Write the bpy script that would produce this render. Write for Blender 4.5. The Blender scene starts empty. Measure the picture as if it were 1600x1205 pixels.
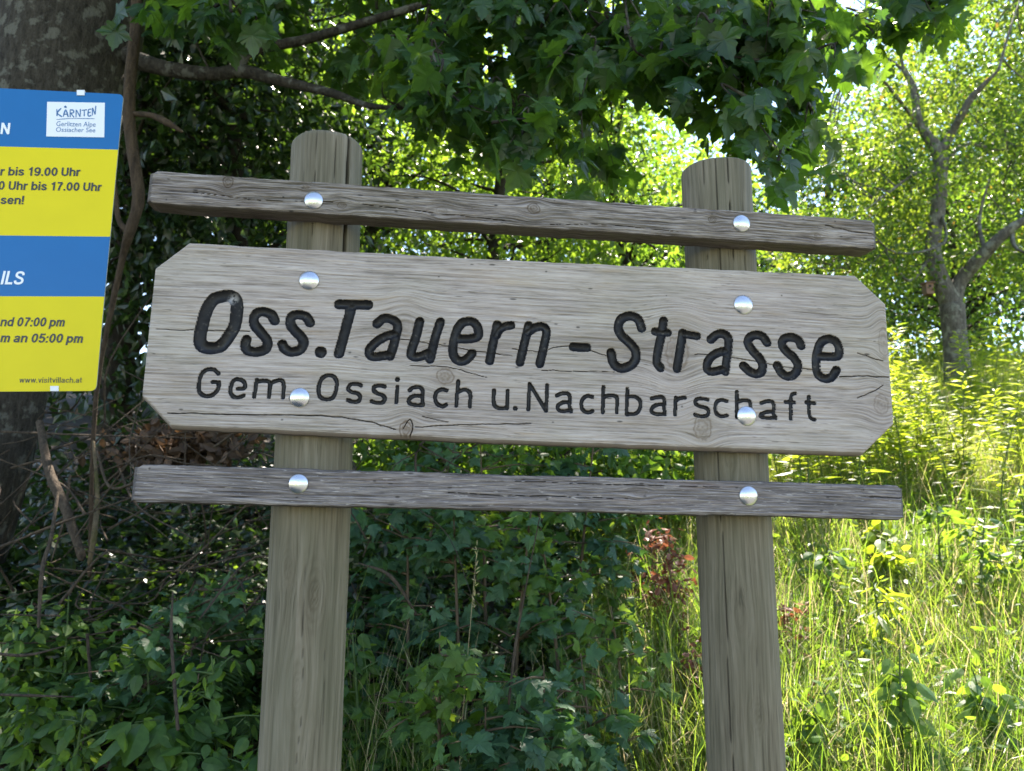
import bpy, math, random
import numpy as np
from mathutils import Vector

SC = bpy.context.scene
COL = SC.collection
R = math.radians

# ------------------------------------------------------------------ camera, sky, sun, exposure
EYE = 1.6
FPX = 1202.0
PITCH = R(10.0)
cam_d = bpy.data.cameras.new("camera")
cam_d.sensor_width = 36.0
cam_d.lens = 36.0 * FPX / 1600.0
cam_d.clip_start = 0.05
cam_d.clip_end = 3000.0
cam_d.dof.use_dof = True
cam_d.dof.focus_distance = 1.27
cam_d.dof.aperture_fstop = 8.0
cam = bpy.data.objects.new("camera", cam_d)
cam.location = (0, 0, EYE)
cam.rotation_euler = (R(90) + PITCH, 0, 0)
COL.objects.link(cam)
SC.camera = cam

SUN_DIR = Vector((0.25, 0.66, 1.12)).normalized()       # towards the sun: high, behind the sign
sun_el = math.asin(SUN_DIR.z)
sun_az = math.atan2(SUN_DIR.x, SUN_DIR.y)               # clockwise from +Y
W = bpy.data.worlds.new("World")
SC.world = W
W.use_nodes = True
nt = W.node_tree
sky = nt.nodes.new("ShaderNodeTexSky")
sky.sky_type = 'NISHITA'
sky.sun_disc = False
sky.sun_elevation = sun_el
sky.sun_rotation = sun_az
sky.air_density = 1.0
sky.dust_density = 0.0
nt.links.new(sky.outputs[0], nt.nodes["Background"].inputs[0])
nt.nodes["Background"].inputs[1].default_value = 0.12

sl = bpy.data.lights.new("sun", 'SUN')
sl.energy = 5.0
sl.angle = R(0.5)
sl.color = (1.0, 0.96, 0.90)
so = bpy.data.objects.new("sun", sl)
so.rotation_euler = SUN_DIR.to_track_quat('Z', 'Y').to_euler()
so.location = (0, 0, 30)
COL.objects.link(so)

SC.view_settings.view_transform = 'Standard'
SC.view_settings.look = 'None'
SC.view_settings.exposure = 2.3
SC.view_settings.gamma = 1.0
SC.view_settings.use_white_balance = True            # the phone's white balance for open shade
SC.view_settings.white_balance_temperature = 7200
SC.view_settings.white_balance_tint = 14
SC.cycles.use_denoising = True
SC.cycles.max_bounces = 8
SC.cycles.diffuse_bounces = 4
SC.cycles.transmission_bounces = 5
SC.cycles.glossy_bounces = 3

# ------------------------------------------------------------------ helpers
FWD = np.array([0, math.cos(PITCH), math.sin(PITCH)])
UPV = np.array([0, -math.sin(PITCH), math.cos(PITCH)])
RGT = np.array([1.0, 0, 0])
CAM = np.array([0, 0, EYE])


def ray(px, py):
    return FPX * FWD + (px - 800.0) * RGT + (602.5 - py) * UPV


def at(px, py, Y):
    """the point at distance Y (metres in front of the viewer) seen at photo pixel px, py"""
    d = ray(px, py)
    return CAM + d * (Y / d[1])


def rs(seed):
    return np.random.RandomState(seed)


def hash2(ix, iy, seed):
    ix = ix.astype(np.int64); iy = iy.astype(np.int64)
    h = (ix * 374761393 + iy * 668265263 + seed * 974634211) & 0xffffffff
    h = ((h ^ (h >> 13)) * 1274126177) & 0xffffffff
    h = ((h ^ (h >> 15)) * 2246822519) & 0xffffffff
    return ((h ^ (h >> 16)) & 0xffff) / 65535.0


def vn(x, y, seed=0):
    x = np.asarray(x, float); y = np.asarray(y, float)
    ix = np.floor(x); iy = np.floor(y)
    fx = x - ix; fy = y - iy
    fx = fx * fx * (3 - 2 * fx); fy = fy * fy * (3 - 2 * fy)
    a = hash2(ix, iy, seed); b = hash2(ix + 1, iy, seed)
    c = hash2(ix, iy + 1, seed); d = hash2(ix + 1, iy + 1, seed)
    return (a * (1 - fx) + b * fx) * (1 - fy) + (c * (1 - fx) + d * fx) * fy


def fbm(x, y, seed=0, o=3):
    s = 0; a = 0.5; t = 0
    for k in range(o):
        s = s + a * vn(x * 2 ** k, y * 2 ** k, seed + 17 * k); t += a; a *= 0.5
    return s / t


def sstep(a, b, x):
    t = np.clip((x - a) / (b - a), 0, 1)
    return t * t * (3 - 2 * t)


def mesh(name, V, F, mat, parent=None, attrs=None, smooth=False, midx=None):
    """one mesh object; V in world coordinates, F an (n,k) array or a list of such arrays"""
    V = np.asarray(V, np.float32)
    if parent is not None:
        V = V - np.array(parent.location, np.float32)
    Fs = F if isinstance(F, (list, tuple)) else [F]
    Fs = [np.asarray(f, np.int32) for f in Fs if len(f)]
    me = bpy.data.meshes.new(name)
    me.vertices.add(len(V))
    me.vertices.foreach_set("co", V.ravel())
    loops = np.concatenate([f.ravel() for f in Fs])
    tot = np.concatenate([np.full(len(f), f.shape[1], np.int32) for f in Fs])
    start = np.concatenate([[0], np.cumsum(tot)[:-1]]).astype(np.int32)
    me.loops.add(len(loops)); me.loops.foreach_set("vertex_index", loops)
    me.polygons.add(len(tot)); me.polygons.foreach_set("loop_start", start)
    if smooth:
        me.polygons.foreach_set("use_smooth", np.ones(len(tot), bool))
    else:
        me.polygons.foreach_set("use_smooth", np.zeros(len(tot), bool))
    for m in (mat if isinstance(mat, (list, tuple)) else [mat]):
        me.materials.append(m)
    if midx is not None:
        me.polygons.foreach_set("material_index", np.asarray(midx, np.int32))
    for k, a in (attrs or {}).items():
        a = np.asarray(a, np.float32)
        if a.ndim == 1:
            at_ = me.attributes.new(k, 'FLOAT', 'POINT'); at_.data.foreach_set("value", a)
        else:
            at_ = me.attributes.new(k, 'FLOAT_VECTOR', 'POINT'); at_.data.foreach_set("vector", a.ravel())
    me.update(calc_edges=True)
    ob = bpy.data.objects.new(name, me)
    COL.objects.link(ob)
    if parent is not None:
        ob.parent = parent
    return ob


def tag(o, label=None, cat=None, group=None, kind=None):
    if label: o["label"] = label
    if cat: o["category"] = cat
    if group: o["group"] = group
    if kind: o["kind"] = kind
    return o


def thing(name, loc, label, cat, group=None):
    o = bpy.data.objects.new(name, None)
    o.location = [float(c) for c in loc]
    o.empty_display_size = 0.1
    COL.objects.link(o)
    return tag(o, label, cat, group)


def copy_thing(o, loc, rz=0.0, sc=1.0, label=None):
    c = o.copy(); COL.objects.link(c)
    c.location = [float(v) for v in loc]
    c.rotation_euler = (0, 0, rz); c.scale = (sc, sc, sc)
    if label: c["label"] = label
    for ch in list(o.children):
        d = ch.copy(); COL.objects.link(d); d.parent = c
    return c


# ---- material helpers
def new_mat(name):
    m = bpy.data.materials.new(name); m.use_nodes = True
    t = m.node_tree
    for n in list(t.nodes): t.nodes.remove(n)
    out = t.nodes.new("ShaderNodeOutputMaterial")
    return m, t, out


def N(t, kind, **kw):
    n = t.nodes.new(kind)
    for k, v in kw.items():
        if k.startswith("i_"):
            n.inputs[k[2:].replace("_", " ")].default_value = v
        else:
            setattr(n, k, v)
    return n


def L(t, a, b): t.links.new(a, b)


def ramp(t, fac, stops):
    n = t.nodes.new("ShaderNodeValToRGB")
    e = n.color_ramp.elements
    while len(e) < len(stops): e.new(0.5)
    for i, (p, c) in enumerate(stops):
        e[i].position = p; e[i].color = (c[0], c[1], c[2], 1)
    if fac is not None: L(t, fac, n.inputs[0])
    return n.outputs[0]


def mixc(t, fac, a, b, blend='MIX'):
    n = t.nodes.new("ShaderNodeMix"); n.data_type = 'RGBA'; n.blend_type = blend
    if isinstance(fac, (int, float)): n.inputs[0].default_value = fac
    else: L(t, fac, n.inputs[0])
    for s, v in ((6, a), (7, b)):
        if isinstance(v, tuple): n.inputs[s].default_value = (v[0], v[1], v[2], 1)
        else: L(t, v, n.inputs[s])
    return n.outputs[2]


def math_n(t, op, a, b=None, clamp=False):
    n = t.nodes.new("ShaderNodeMath"); n.operation = op; n.use_clamp = clamp
    for i, v in ((0, a), (1, b)):
        if v is None: continue
        if isinstance(v, (int, float)): n.inputs[i].default_value = v
        else: L(t, v, n.inputs[i])
    return n.outputs[0]


def attr(t, name):
    n = t.nodes.new("ShaderNodeAttribute"); n.attribute_name = name
    return n


def noise(t, vec, scale, detail=3, rough=0.55, mapping=None):
    if mapping is not None:
        m = t.nodes.new("ShaderNodeMapping"); m.inputs["Scale"].default_value = mapping
        L(t, vec, m.inputs["Vector"]); vec = m.outputs[0]
    n = N(t, "ShaderNodeTexNoise"); n.inputs["Scale"].default_value = scale
    n.inputs["Detail"].default_value = detail; n.inputs["Roughness"].default_value = rough
    if vec is not None: L(t, vec, n.inputs["Vector"])
    return n.outputs["Fac"]


def simple_mat(name, col, rough=0.5, metal=0.0, spec=0.5, var=0.0, vscale=40):
    m, t, out = new_mat(name)
    p = N(t, "ShaderNodeBsdfPrincipled")
    p.inputs["Base Color"].default_value = (*col, 1)
    p.inputs["Roughness"].default_value = rough
    p.inputs["Metallic"].default_value = metal
    p.inputs["Specular IOR Level"].default_value = spec
    if var > 0:
        tc = N(t, "ShaderNodeTexCoord")
        f = noise(t, tc.outputs["Object"], vscale, 4)
        c = mixc(t, f, tuple(c * (1 - var) for c in col), tuple(min(1, c * (1 + var)) for c in col))
        L(t, c, p.inputs["Base Color"])
    L(t, p.outputs[0], out.inputs[0])
    return m


def wood_mat(name, dark, mid, light, algae=None, algae_amt=0.0, warm=None, streak=(7, 330), fine=(30, 900), contrast=1.0, bump=0.5, peel=None):
    """weathered wood; gco = (along the grain, across, _) in metres carried by the mesh"""
    m, t, out = new_mat(name)
    g = attr(t, "gco").outputs["Vector"]
    s1 = noise(t, g, 1.0, 4, 0.6, (streak[0], streak[1], 1))
    s2 = noise(t, g, 1.0, 3, 0.6, (fine[0], fine[1], 1))
    big = noise(t, g, 1.0, 3, 0.5, (5, 18, 1))
    a = math_n(t, 'ADD', math_n(t, 'MULTIPLY', s1, 0.5), math_n(t, 'MULTIPLY', s2, 0.5))
    a = math_n(t, 'ADD', math_n(t, 'MULTIPLY', math_n(t, 'SUBTRACT', a, 0.5), 2.2 * contrast), 0.5)
    gr = attr(t, "grain").outputs["Fac"]
    a = math_n(t, 'ADD', math_n(t, 'MULTIPLY', a, 0.62), math_n(t, 'MULTIPLY', gr, 0.38))
    a = math_n(t, 'ADD', a, math_n(t, 'MULTIPLY', math_n(t, 'SUBTRACT', big, 0.5), 0.45), True)
    c = ramp(t, a, [(0.12, dark), (0.48, mid), (0.85, light)])
    if warm is not None:
        wn = noise(t, g, 1.0, 3, 0.6, (6, 40, 1))
        wn2 = noise(t, g, 1.0, 2, 0.6, (10, 160, 1))
        wf = math_n(t, 'MULTIPLY', ramp(t, wn, [(0.5, (0, 0, 0)), (0.72, (1, 1, 1))]), ramp(t, wn2, [(0.4, (0, 0, 0)), (0.65, (1, 1, 1))]))
        c = mixc(t, math_n(t, 'MULTIPLY', wf, 0.55), c, warm)
    st = noise(t, g, 1.0, 4, 0.6, (2.2, 9, 1))
    c = mixc(t, 0.8, c, ramp(t, st, [(.32, (.72, .70, .67)), (.5, (1, 1, 1)), (.7, (1.10, 1.08, 1.06))]), 'MULTIPLY')
    if peel is not None:
        pn = noise(t, g, 1.0, 4, 0.65, (38, 210, 1))
        c = mixc(t, ramp(t, pn, [(0.60, (0, 0, 0)), (0.66, (1, 1, 1))]), c, peel)
    dn = noise(t, g, 1.0, 3, 0.6, (fine[0] * .9, fine[1] * .62, 1))
    dn2 = noise(t, g, 1.0, 2, 0.5, (9, 30, 1))
    dsh = math_n(t, 'MULTIPLY', ramp(t, dn, [(0.33, (1, 1, 1)), (0.42, (0, 0, 0))]), ramp(t, dn2, [(0.42, (0, 0, 0)), (0.62, (1, 1, 1))]))
    c = mixc(t, math_n(t, 'MULTIPLY', dsh, 0.75), c, (dark[0] * .6, dark[1] * .58, dark[2] * .56))
    kn = attr(t, "knot_rim").outputs["Fac"]
    c = mixc(t, math_n(t, 'MULTIPLY', kn, 0.95, True), c, (dark[0] * 0.85, dark[1] * 0.68, dark[2] * 0.52))
    if algae is not None:
        an = noise(t, g, 1.0, 4, 0.6, (4, 9, 1))
        af = ramp(t, an, [(0.5 - 0.35 * algae_amt, (0, 0, 0)), (0.75, (1, 1, 1))])
        c = mixc(t, math_n(t, 'MULTIPLY', af, algae_amt), c, algae)
    cr = attr(t, "crack").outputs["Fac"]
    c = mixc(t, cr, c, (0.02, 0.017, 0.014))
    p = N(t, "ShaderNodeBsdfPrincipled")
    L(t, c, p.inputs["Base Color"])
    p.inputs["Roughness"].default_value = 0.75
    p.inputs["Specular IOR Level"].default_value = 0.3
    b = N(t, "ShaderNodeBump"); b.inputs["Strength"].default_value = bump; b.inputs["Distance"].default_value = 0.002
    L(t, a, b.inputs["Height"]); L(t, b.outputs[0], p.inputs["Normal"])
    L(t, p.outputs[0], out.inputs[0])
    return m


def leaf_mat(name, c1, c2, tr1, tr2, trans=0.45, rough=0.42, spec=0.4, odd=None):
    m, t, out = new_mat(name)
    tt = attr(t, "tint").outputs["Fac"]
    ca = ramp(t, tt, [(0.0, c1), (0.9, c2)] + ([(0.97, odd)] if odd else []))
    cb = ramp(t, tt, [(0.0, tr1), (0.9, tr2)] + ([(0.97, odd)] if odd else []))
    tcl = N(t, "ShaderNodeTexCoord").outputs["Object"]
    bl = noise(t, tcl, 45, 3, .6)
    ca = mixc(t, 0.55, ca, ramp(t, bl, [(.3, (.45, .45, .45)), (.7, (1.35, 1.35, 1.3))]), 'MULTIPLY')
    cb = mixc(t, 0.45, cb, ramp(t, bl, [(.3, (.5, .55, .5)), (.7, (1.25, 1.2, 1.2))]), 'MULTIPLY')
    p = N(t, "ShaderNodeBsdfPrincipled")
    L(t, ca, p.inputs["Base Color"])
    p.inputs["Roughness"].default_value = rough
    p.inputs["Specular IOR Level"].default_value = spec
    tl = N(t, "ShaderNodeBsdfTranslucent"); L(t, cb, tl.inputs[0])
    mx = N(t, "ShaderNodeMixShader"); mx.inputs[0].default_value = trans
    L(t, p.outputs[0], mx.inputs[1]); L(t, tl.outputs[0], mx.inputs[2])
    L(t, mx.outputs[0], out.inputs[0])
    return m


def bark_mat(name, dark, light, lichen=None, lichen_amt=0.0, moss=None, scale=1.0, bump=0.8):
    m, t, out = new_mat(name)
    tc = N(t, "ShaderNodeTexCoord").outputs["Object"]
    a = noise(t, tc, 1.0, 6, 0.65, (28 * scale, 28 * scale, 8 * scale))
    b2 = noise(t, tc, 60 * scale, 4, 0.6)
    f = math_n(t, 'ADD', math_n(t, 'MULTIPLY', a, 0.7), math_n(t, 'MULTIPLY', b2, 0.3))
    c = ramp(t, f, [(0.34, dark), (0.66, light)])
    if lichen is not None:
        ln = noise(t, tc, 9 * scale, 5, 0.6)
        c = mixc(t, math_n(t, 'MULTIPLY', ramp(t, ln, [(0.53, (0, 0, 0)), (0.60, (1, 1, 1))]), lichen_amt), c, lichen)
    if moss is not None:
        mn = noise(t, tc, 5 * scale, 4, 0.6)
        c = mixc(t, math_n(t, 'MULTIPLY', ramp(t, mn, [(0.48, (0, 0, 0)), (0.62, (1, 1, 1))]), 0.8), c, moss)
    p = N(t, "ShaderNodeBsdfPrincipled"); L(t, c, p.inputs["Base Color"])
    p.inputs["Roughness"].default_value = 0.9; p.inputs["Specular IOR Level"].default_value = 0.2
    b = N(t, "ShaderNodeBump"); b.inputs["Strength"].default_value = bump; b.inputs["Distance"].default_value = 0.02
    L(t, f, b.inputs["Height"]); L(t, b.outputs[0], p.inputs["Normal"])
    L(t, p.outputs[0], out.inputs[0])
    return m


# ------------------------------------------------------------------ terrain
def hgt(x, y):
    x = np.asarray(x, float); y = np.asarray(y, float)
    up = 0.78 * sstep(1.25, 2.25, y)
    s = np.clip(y - 2.2, 0, 11) * 0.32 + np.clip(y - 13.2, 0, 60) * 0.16
    bump = (fbm(x * 0.8 + 9, y * 0.8, 3, 3) - 0.5) * 0.22 * sstep(1.5, 3.0, y)
    return up + s + bump


def ground_mesh():
    xs = np.concatenate([np.array([-400, -200, -100, -50, -30]), np.arange(-20, 20.01, 0.2), np.array([30, 50, 100, 200, 400])])
    ys = np.concatenate([np.array([-400, -200, -90, -40, -20, -10, -5, -2, 0]), np.arange(0.4, 5, 0.1), np.arange(5, 24, 0.4), np.array([26, 30, 36, 44, 60, 90, 150, 300, 600])])
    X, Y = np.meshgrid(xs, ys)
    Z = hgt(X, Y)
    nx, ny = len(xs), len(ys)
    idx = np.arange(nx * ny).reshape(ny, nx)
    F = np.stack([idx[:-1, :-1], idx[:-1, 1:], idx[1:, 1:], idx[1:, :-1]], -1).reshape(-1, 4)
    m, t, out = new_mat("earth_and_turf")
    tc = N(t, "ShaderNodeTexCoord").outputs["Object"]
    f1 = noise(t, tc, 9, 6, 0.65); f2 = noise(t, tc, 0.9, 3)
    c1 = ramp(t, f1, [(0.3, (0.012, 0.009, 0.006)), (0.7, (0.045, 0.033, 0.021))])
    c2 = ramp(t, f1, [(0.3, (0.035, 0.055, 0.012)), (0.7, (0.12, 0.14, 0.04))])
    sx = N(t, "ShaderNodeSeparateXYZ"); L(t, tc, sx.inputs[0])
    side = math_n(t, 'ADD', math_n(t, 'MULTIPLY', sx.outputs[0], 0.8), math_n(t, 'MULTIPLY', math_n(t, 'SUBTRACT', f2, 0.5), 1.5))
    near = math_n(t, 'LESS_THAN', sx.outputs[1], 1.2)
    fac = math_n(t, 'MAXIMUM', ramp(t, side, [(0.2, (0, 0, 0)), (0.6, (1, 1, 1))]), near)
    p = N(t, "ShaderNodeBsdfPrincipled"); L(t, mixc(t, fac, c1, c2), p.inputs["Base Color"])
    p.inputs["Roughness"].default_value = 0.95
    L(t, p.outputs[0], out.inputs[0])
    o = mesh("ground", np.stack([X, Y, Z], -1).reshape(-1, 3), F, m, smooth=True)
    tag(o, kind="structure")
    # unseen asphalt strip, added to bounce neutral light onto the sign
    m, t, out = new_mat("asphalt")
    tc = N(t, "ShaderNodeTexCoord").outputs["Object"]
    c = ramp(t, noise(t, tc, 120, 4, .7), [(.3, (0.05, 0.05, 0.05)), (.7, (0.12, 0.117, 0.11))])
    p = N(t, "ShaderNodeBsdfPrincipled"); L(t, c, p.inputs["Base Color"]); p.inputs["Roughness"].default_value = .9
    L(t, p.outputs[0], out.inputs[0])
    q = np.array([(-120, -6.0, .004), (120, -6.0, .004), (120, .55, .004), (-120, .55, .004)])
    o = mesh("bounce_road", q, np.array([(0, 1, 2, 3)]), m)
    tag(o, kind="structure")


ground_mesh()

# ------------------------------------------------------------------ the wooden sign
PY0 = 1.2
YAW = R(6.2)
UH = np.array([math.cos(YAW), math.sin(YAW), 0])
NW = np.array([math.sin(YAW), -math.cos(YAW), 0])       # towards the viewer
P0 = np.array([0, PY0, EYE])


def hit(px, py, w=0.0):
    d = ray(px, py); o = P0 + NW * w
    t = np.dot(o - CAM, NW) / np.dot(d, NW)
    return CAM + d * t


class Frame:
    """in-plane frame of one plank: u along it, v across it, w towards the viewer"""
    def __init__(s, left, right, w):
        a = hit(*left, w); b = hit(*right, w)
        s.o = a; s.w0 = w
        s.u = (b - a) / np.linalg.norm(b - a)
        s.v = np.cross(NW, s.u) * 1.0
        s.v = s.v / np.linalg.norm(s.v)
        if s.v[2] < 0: s.v = -s.v

    def uv(s, px, py):
        p = hit(px, py, s.w0) - s.o
        return float(p @ s.u), float(p @ s.v)

    def world(s, u, v, w):
        return s.o + np.multiply.outer(u, s.u) + np.multiply.outer(v, s.v) + np.multiply.outer(w, NW)


def catmull(pts, n=7):
    P = np.asarray(pts, float)
    if len(P) < 3: return P
    closed = np.allclose(P[0], P[-1])
    if closed: Q = np.vstack([P[-2], P, P[1]])
    else: Q = np.vstack([2 * P[0] - P[1], P, 2 * P[-1] - P[-2]])
    out = []
    for i in range(1, len(Q) - 2):
        p0, p1, p2, p3 = Q[i - 1:i + 3]
        for k in range(n):
            t = k / n
            out.append(0.5 * (2 * p1 + (p2 - p0) * t + (2 * p0 - 5 * p1 + 4 * p2 - p3) * t * t + (3 * p1 - p0 - 3 * p2 + p3) * t ** 3))
    out.append(Q[-2])
    return np.array(out)


def seg_dist(U, V, pts):
    D = np.full(U.shape, 9.0)
    if len(pts) == 1:
        return np.hypot(U - pts[0][0], V - pts[0][1])
    for (a, b), (c, d) in zip(pts[:-1], pts[1:]):
        dx, dy = c - a, d - b
        l2 = dx * dx + dy * dy + 1e-12
        t = np.clip(((U - a) * dx + (V - b) * dy) / l2, 0, 1)
        D = np.minimum(D, np.hypot(U - a - t * dx, V - b - t * dy))
    return D


def plank(name, parent, fr, top, bot, T, mat, res=0.001, relief=0.0006, seed=1, knots=(), cracks=(), strokes=None, letter_mat=None, endbev=0.003, bev=0.0015, wob=0.0006, bbev=None, sh=0.0):
    """top/bot: outline points (u,v); knots: (u,v,ru,rv,depth); cracks: (points, half width)"""
    top = np.array(sorted(top)); bot = np.array(sorted(bot))
    u0 = min(top[0, 0], bot[0, 0]); u1 = max(top[-1, 0], bot[-1, 0])
    nu = int((u1 - u0) / res) + 1
    nv = int((max(top[:, 1].max(), 0) - bot[:, 1].min()) / res) + 1
    us = np.linspace(u0, u1, nu); vs = np.linspace(0, 1, nv)
    tp = np.interp(us, top[:, 0], top[:, 1]) + (fbm(us * 40, us * 0, seed, 3) - 0.5) * wob * 3
    bt = np.interp(us, bot[:, 0], bot[:, 1]) + (fbm(us * 40, us * 0 + 5, seed, 3) - 0.5) * wob * 3
    U = np.repeat(us[None], nv, 0)
    V = bt[None] + vs[:, None] * (tp - bt)[None]
    # grain field bent round the knots
    G = V.copy()
    K = np.zeros_like(U); ring = np.zeros_like(U)
    for (ku, kv, ru, rv, dk) in knots:
        du = (U - ku) / ru; dv = (V - kv) / rv
        r2 = du * du * 0.16 + dv * dv * 0.16
        G = G - (V - kv) * 0.75 * np.exp(-r2)
        r = np.sqrt(du * du + dv * dv) + (fbm(U * 200, V * 200, seed + 3, 2) - 0.5) * 0.35
        K = np.maximum(K, dk * (1 - sstep(0.75, 1.15, r)) * (0.6 + 0.35 * fbm(U * 500, V * 500, seed + 4, 2) * 2 - .35 + 0.18 * np.cos(r * 11)))
        K = np.maximum(K, dk * np.exp(-((r - 1.05) / 0.16) ** 2))
        K = np.maximum(K, 0.35 * dk * np.exp(-(r / 2.2) ** 2))
    G = G + (fbm(U * 3, V * 12, seed + 9, 2) - 0.5) * 0.012
    # slow rings of late and early wood plus fine streaks
    rings = 0.5 + 0.5 * np.sin(G * 2 * math.pi / 0.0058 + 5 * fbm(U * 2.5, G * 20, seed + 5, 2))
    fine = fbm(U * 14, G * 420, seed + 21, 3)
    grain = np.clip(0.16 * rings * (1 + 2.0 * np.clip(K * 2, 0, 1)) + 1.5 * (fine - 0.5) + 0.42, 0, 1)
    Wd = (grain - 0.5) * relief * 2 - K * relief * 1.2
    C = np.zeros_like(U)
    for pts, hw in cracks:
        P = catmull(pts, 6)
        P = P + np.stack([np.zeros(len(P)), (fbm(P[:, 0] * 90, P[:, 0] * 0, seed + 31, 2) - 0.5) * 0.003], -1)
        m = (U > P[:, 0].min() - .01) & (U < P[:, 0].max() + .01) & (V > P[:, 1].min() - .01) & (V < P[:, 1].max() + .01)
        d = seg_dist(U[m], V[m], P)
        taper = 0.55 + 0.45 * fbm(U[m] * 60, V[m] * 0, seed + 8, 2)
        c = 1 - sstep(hw * 0.4, hw * 1.3, d / taper)
        C[m] = np.maximum(C[m], c); Wd[m] -= c * 0.003
    # small pin holes and pits
    r = rs(seed)
    for _ in range(int((u1 - u0) * 26)):
        a = r.uniform(u0, u1); b = r.uniform(bot[:, 1].min(), top[:, 1].max()); q = r.uniform(0.0006, 0.0015); st = r.uniform(1, 4)
        m = (abs(U - a) < q * 8) & (abs(V - b) < q * 4)
        d = np.hypot((U[m] - a) / st, V[m] - b)
        C[m] = np.maximum(C[m], 0.8 * (1 - sstep(q * .6, q * 1.5, d)))
    LET = np.zeros(U.shape, np.int32)
    if strokes:
        jit = (fbm(U * 260, V * 260, 77, 2) - 0.5) * 0.0011
        for li, pts, hw, depth in strokes:
            P = np.asarray(pts)
            m = (U > P[:, 0].min() - hw - .004) & (U < P[:, 0].max() + hw + .004) & (V > P[:, 1].min() - hw - .004) & (V < P[:, 1].max() + hw + .004)
            d = seg_dist(U[m], V[m], P) + jit[m]
            q = d / hw
            prof = -depth * np.sqrt(np.clip(1 - q * q, 0, 1)) ** 1.25
            inside = q < 1.02
            Wd[m] = np.where(inside, np.minimum(Wd[m], prof + (Wd[m] * 0.3)), Wd[m])
            L_ = LET[m]; L_[inside] = li; LET[m] = L_
    # edge rounding
    e = np.minimum(np.minimum(V - bt[None], tp[None] - V), np.minimum(U - u0, u1 - U) + 0.0002)
    Wd = Wd - 0.0012 * (1 - sstep(0, 0.003, e))
    Vw = fr.world(U.ravel(), V.ravel(), Wd.ravel())
    idx = np.arange(nu * nv).reshape(nv, nu)
    F = np.stack([idx[:-1, :-1], idx[:-1, 1:], idx[1:, 1:], idx[1:, :-1]], -1).reshape(-1, 4)
    # rim: front edge -> shoulder -> back
    loop = np.concatenate([idx[0, :], idx[1:, -1], idx[-1, -2::-1], idx[-2:0:-1, 0]])
    lu = U.ravel()[loop]; lv = V.ravel()[loop]; n = len(loop)
    cu, cv = (u0 + u1) / 2, lv.mean()
    ou = np.where(lu < u0 + 1e-6, -endbev, np.where(lu > u1 - 1e-6, endbev, 0))
    ov = np.where(np.arange(n) < nu, -bev, 0) + np.where((np.arange(n) >= nu + nv - 2) & (np.arange(n) < 2 * nu + nv - 2), bev, 0)
    if bbev: ov = np.where(ov < 0, -bbev, ov)
    A = fr.world(lu + ou, lv + ov, np.full(n, -max(endbev, 0.002, sh)))
    B = fr.world(lu + ou, lv + ov, np.full(n, -T + 0.002))
    Cb = fr.world(lu + ou * 0.3, lv, np.full(n, -T))
    base = nu * nv
    k = np.arange(n); k2 = (k + 1) % n
    s = []
    prev = loop
    rims = [prev, base + k, base + n + k, base + 2 * n + k]
    for a, b in zip(rims[:-1], rims[1:]):
        s.append(np.stack([a, b, b[k2], a[k2]], -1))
    s = np.concatenate(s)
    back = rims[-1][::-1][None]
    VV = np.concatenate([Vw, A, B, Cb])
    gco = np.concatenate([np.stack([U.ravel(), G.ravel(), Wd.ravel()], -1)] + [np.stack([lu + 3, lv + 0.02 * j, np.full(n, -.01 * j)], -1) for j in (1, 2, 3)]) + np.array([seed * 3.1, seed * 1.7, 0])
    ext = lambda a, v: np.concatenate([a.ravel(), np.full(3 * n, v)])
    at_ = dict(gco=gco, grain=ext(grain, 0.42), knot_rim=np.concatenate([K.ravel(), np.where(ov < 0, .6, .15), np.where(ov < 0, .6, .15), np.full(n, .2)]), crack=ext(C, 0.0))  # same mask also browns the rim, strongest along the lower edge
    if not strokes:
        return mesh(name, VV, [F, s, back], mat, parent, at_, smooth=False)
    fl = LET.ravel()[F]
    fl = np.where((fl > 0).sum(1) >= 3, fl.max(1), 0)
    bo = mesh(name, VV, [F[fl == 0], s, back], mat, parent, at_, smooth=False)
    return bo, VV, F, fl


sign_base = hit(800, 602)
SIGN = thing("street_name_sign", (0.03, 1.29, 0.0), "weathered grey wooden street sign with carved black lettering on two round posts", "street sign")

M_board = wood_mat("silvered_board", (0.132, 0.106, 0.088), (0.325, 0.279, 0.246), (0.465, 0.410, 0.372), warm=(0.34, 0.25, 0.16), streak=(9, 230), fine=(34, 520), contrast=1.0, bump=0.5,
                   algae=(0.22, 0.22, 0.12), algae_amt=0.25)
M_rail = wood_mat("weathered_rail", (0.070, 0.056, 0.048), (0.205, 0.174, 0.152), (0.40, 0.355, 0.322), warm=(0.22, 0.16, 0.14), streak=(10, 230), fine=(26, 600), contrast=2.2, bump=1.0,
                  algae=(0.13, 0.12, 0.05), algae_amt=0.25)
M_rail2 = wood_mat("weathered_lower_rail", (0.072, 0.061, 0.057), (0.165, 0.145, 0.137), (0.305, 0.272, 0.25), warm=(0.26, 0.19, 0.16), streak=(9, 220), fine=(24, 560), contrast=1.9, bump=1.0, peel=(0.34, 0.31, 0.285))
M_post = wood_mat("impregnated_post", (0.055, 0.044, 0.028), (0.158, 0.133, 0.092), (0.26, 0.225, 0.172), algae=(0.078, 0.080, 0.044), algae_amt=0.6, streak=(3, 95), fine=(12, 420), contrast=0.85, bump=0.35)
M_paint = None
m, t, out = new_mat("black_letter_paint")
tc = N(t, "ShaderNodeTexCoord").outputs["Object"]
f = noise(t, tc, 160, 4, 0.6); f2 = noise(t, tc, 34, 4, 0.6)
c = ramp(t, f, [(0.3, (0.006, 0.006, 0.007)), (0.60, (0.011, 0.0105, 0.0105)), (0.76, (0.09, 0.08, 0.066))])
p = N(t, "ShaderNodeBsdfPrincipled"); L(t, c, p.inputs["Base Color"])
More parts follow.
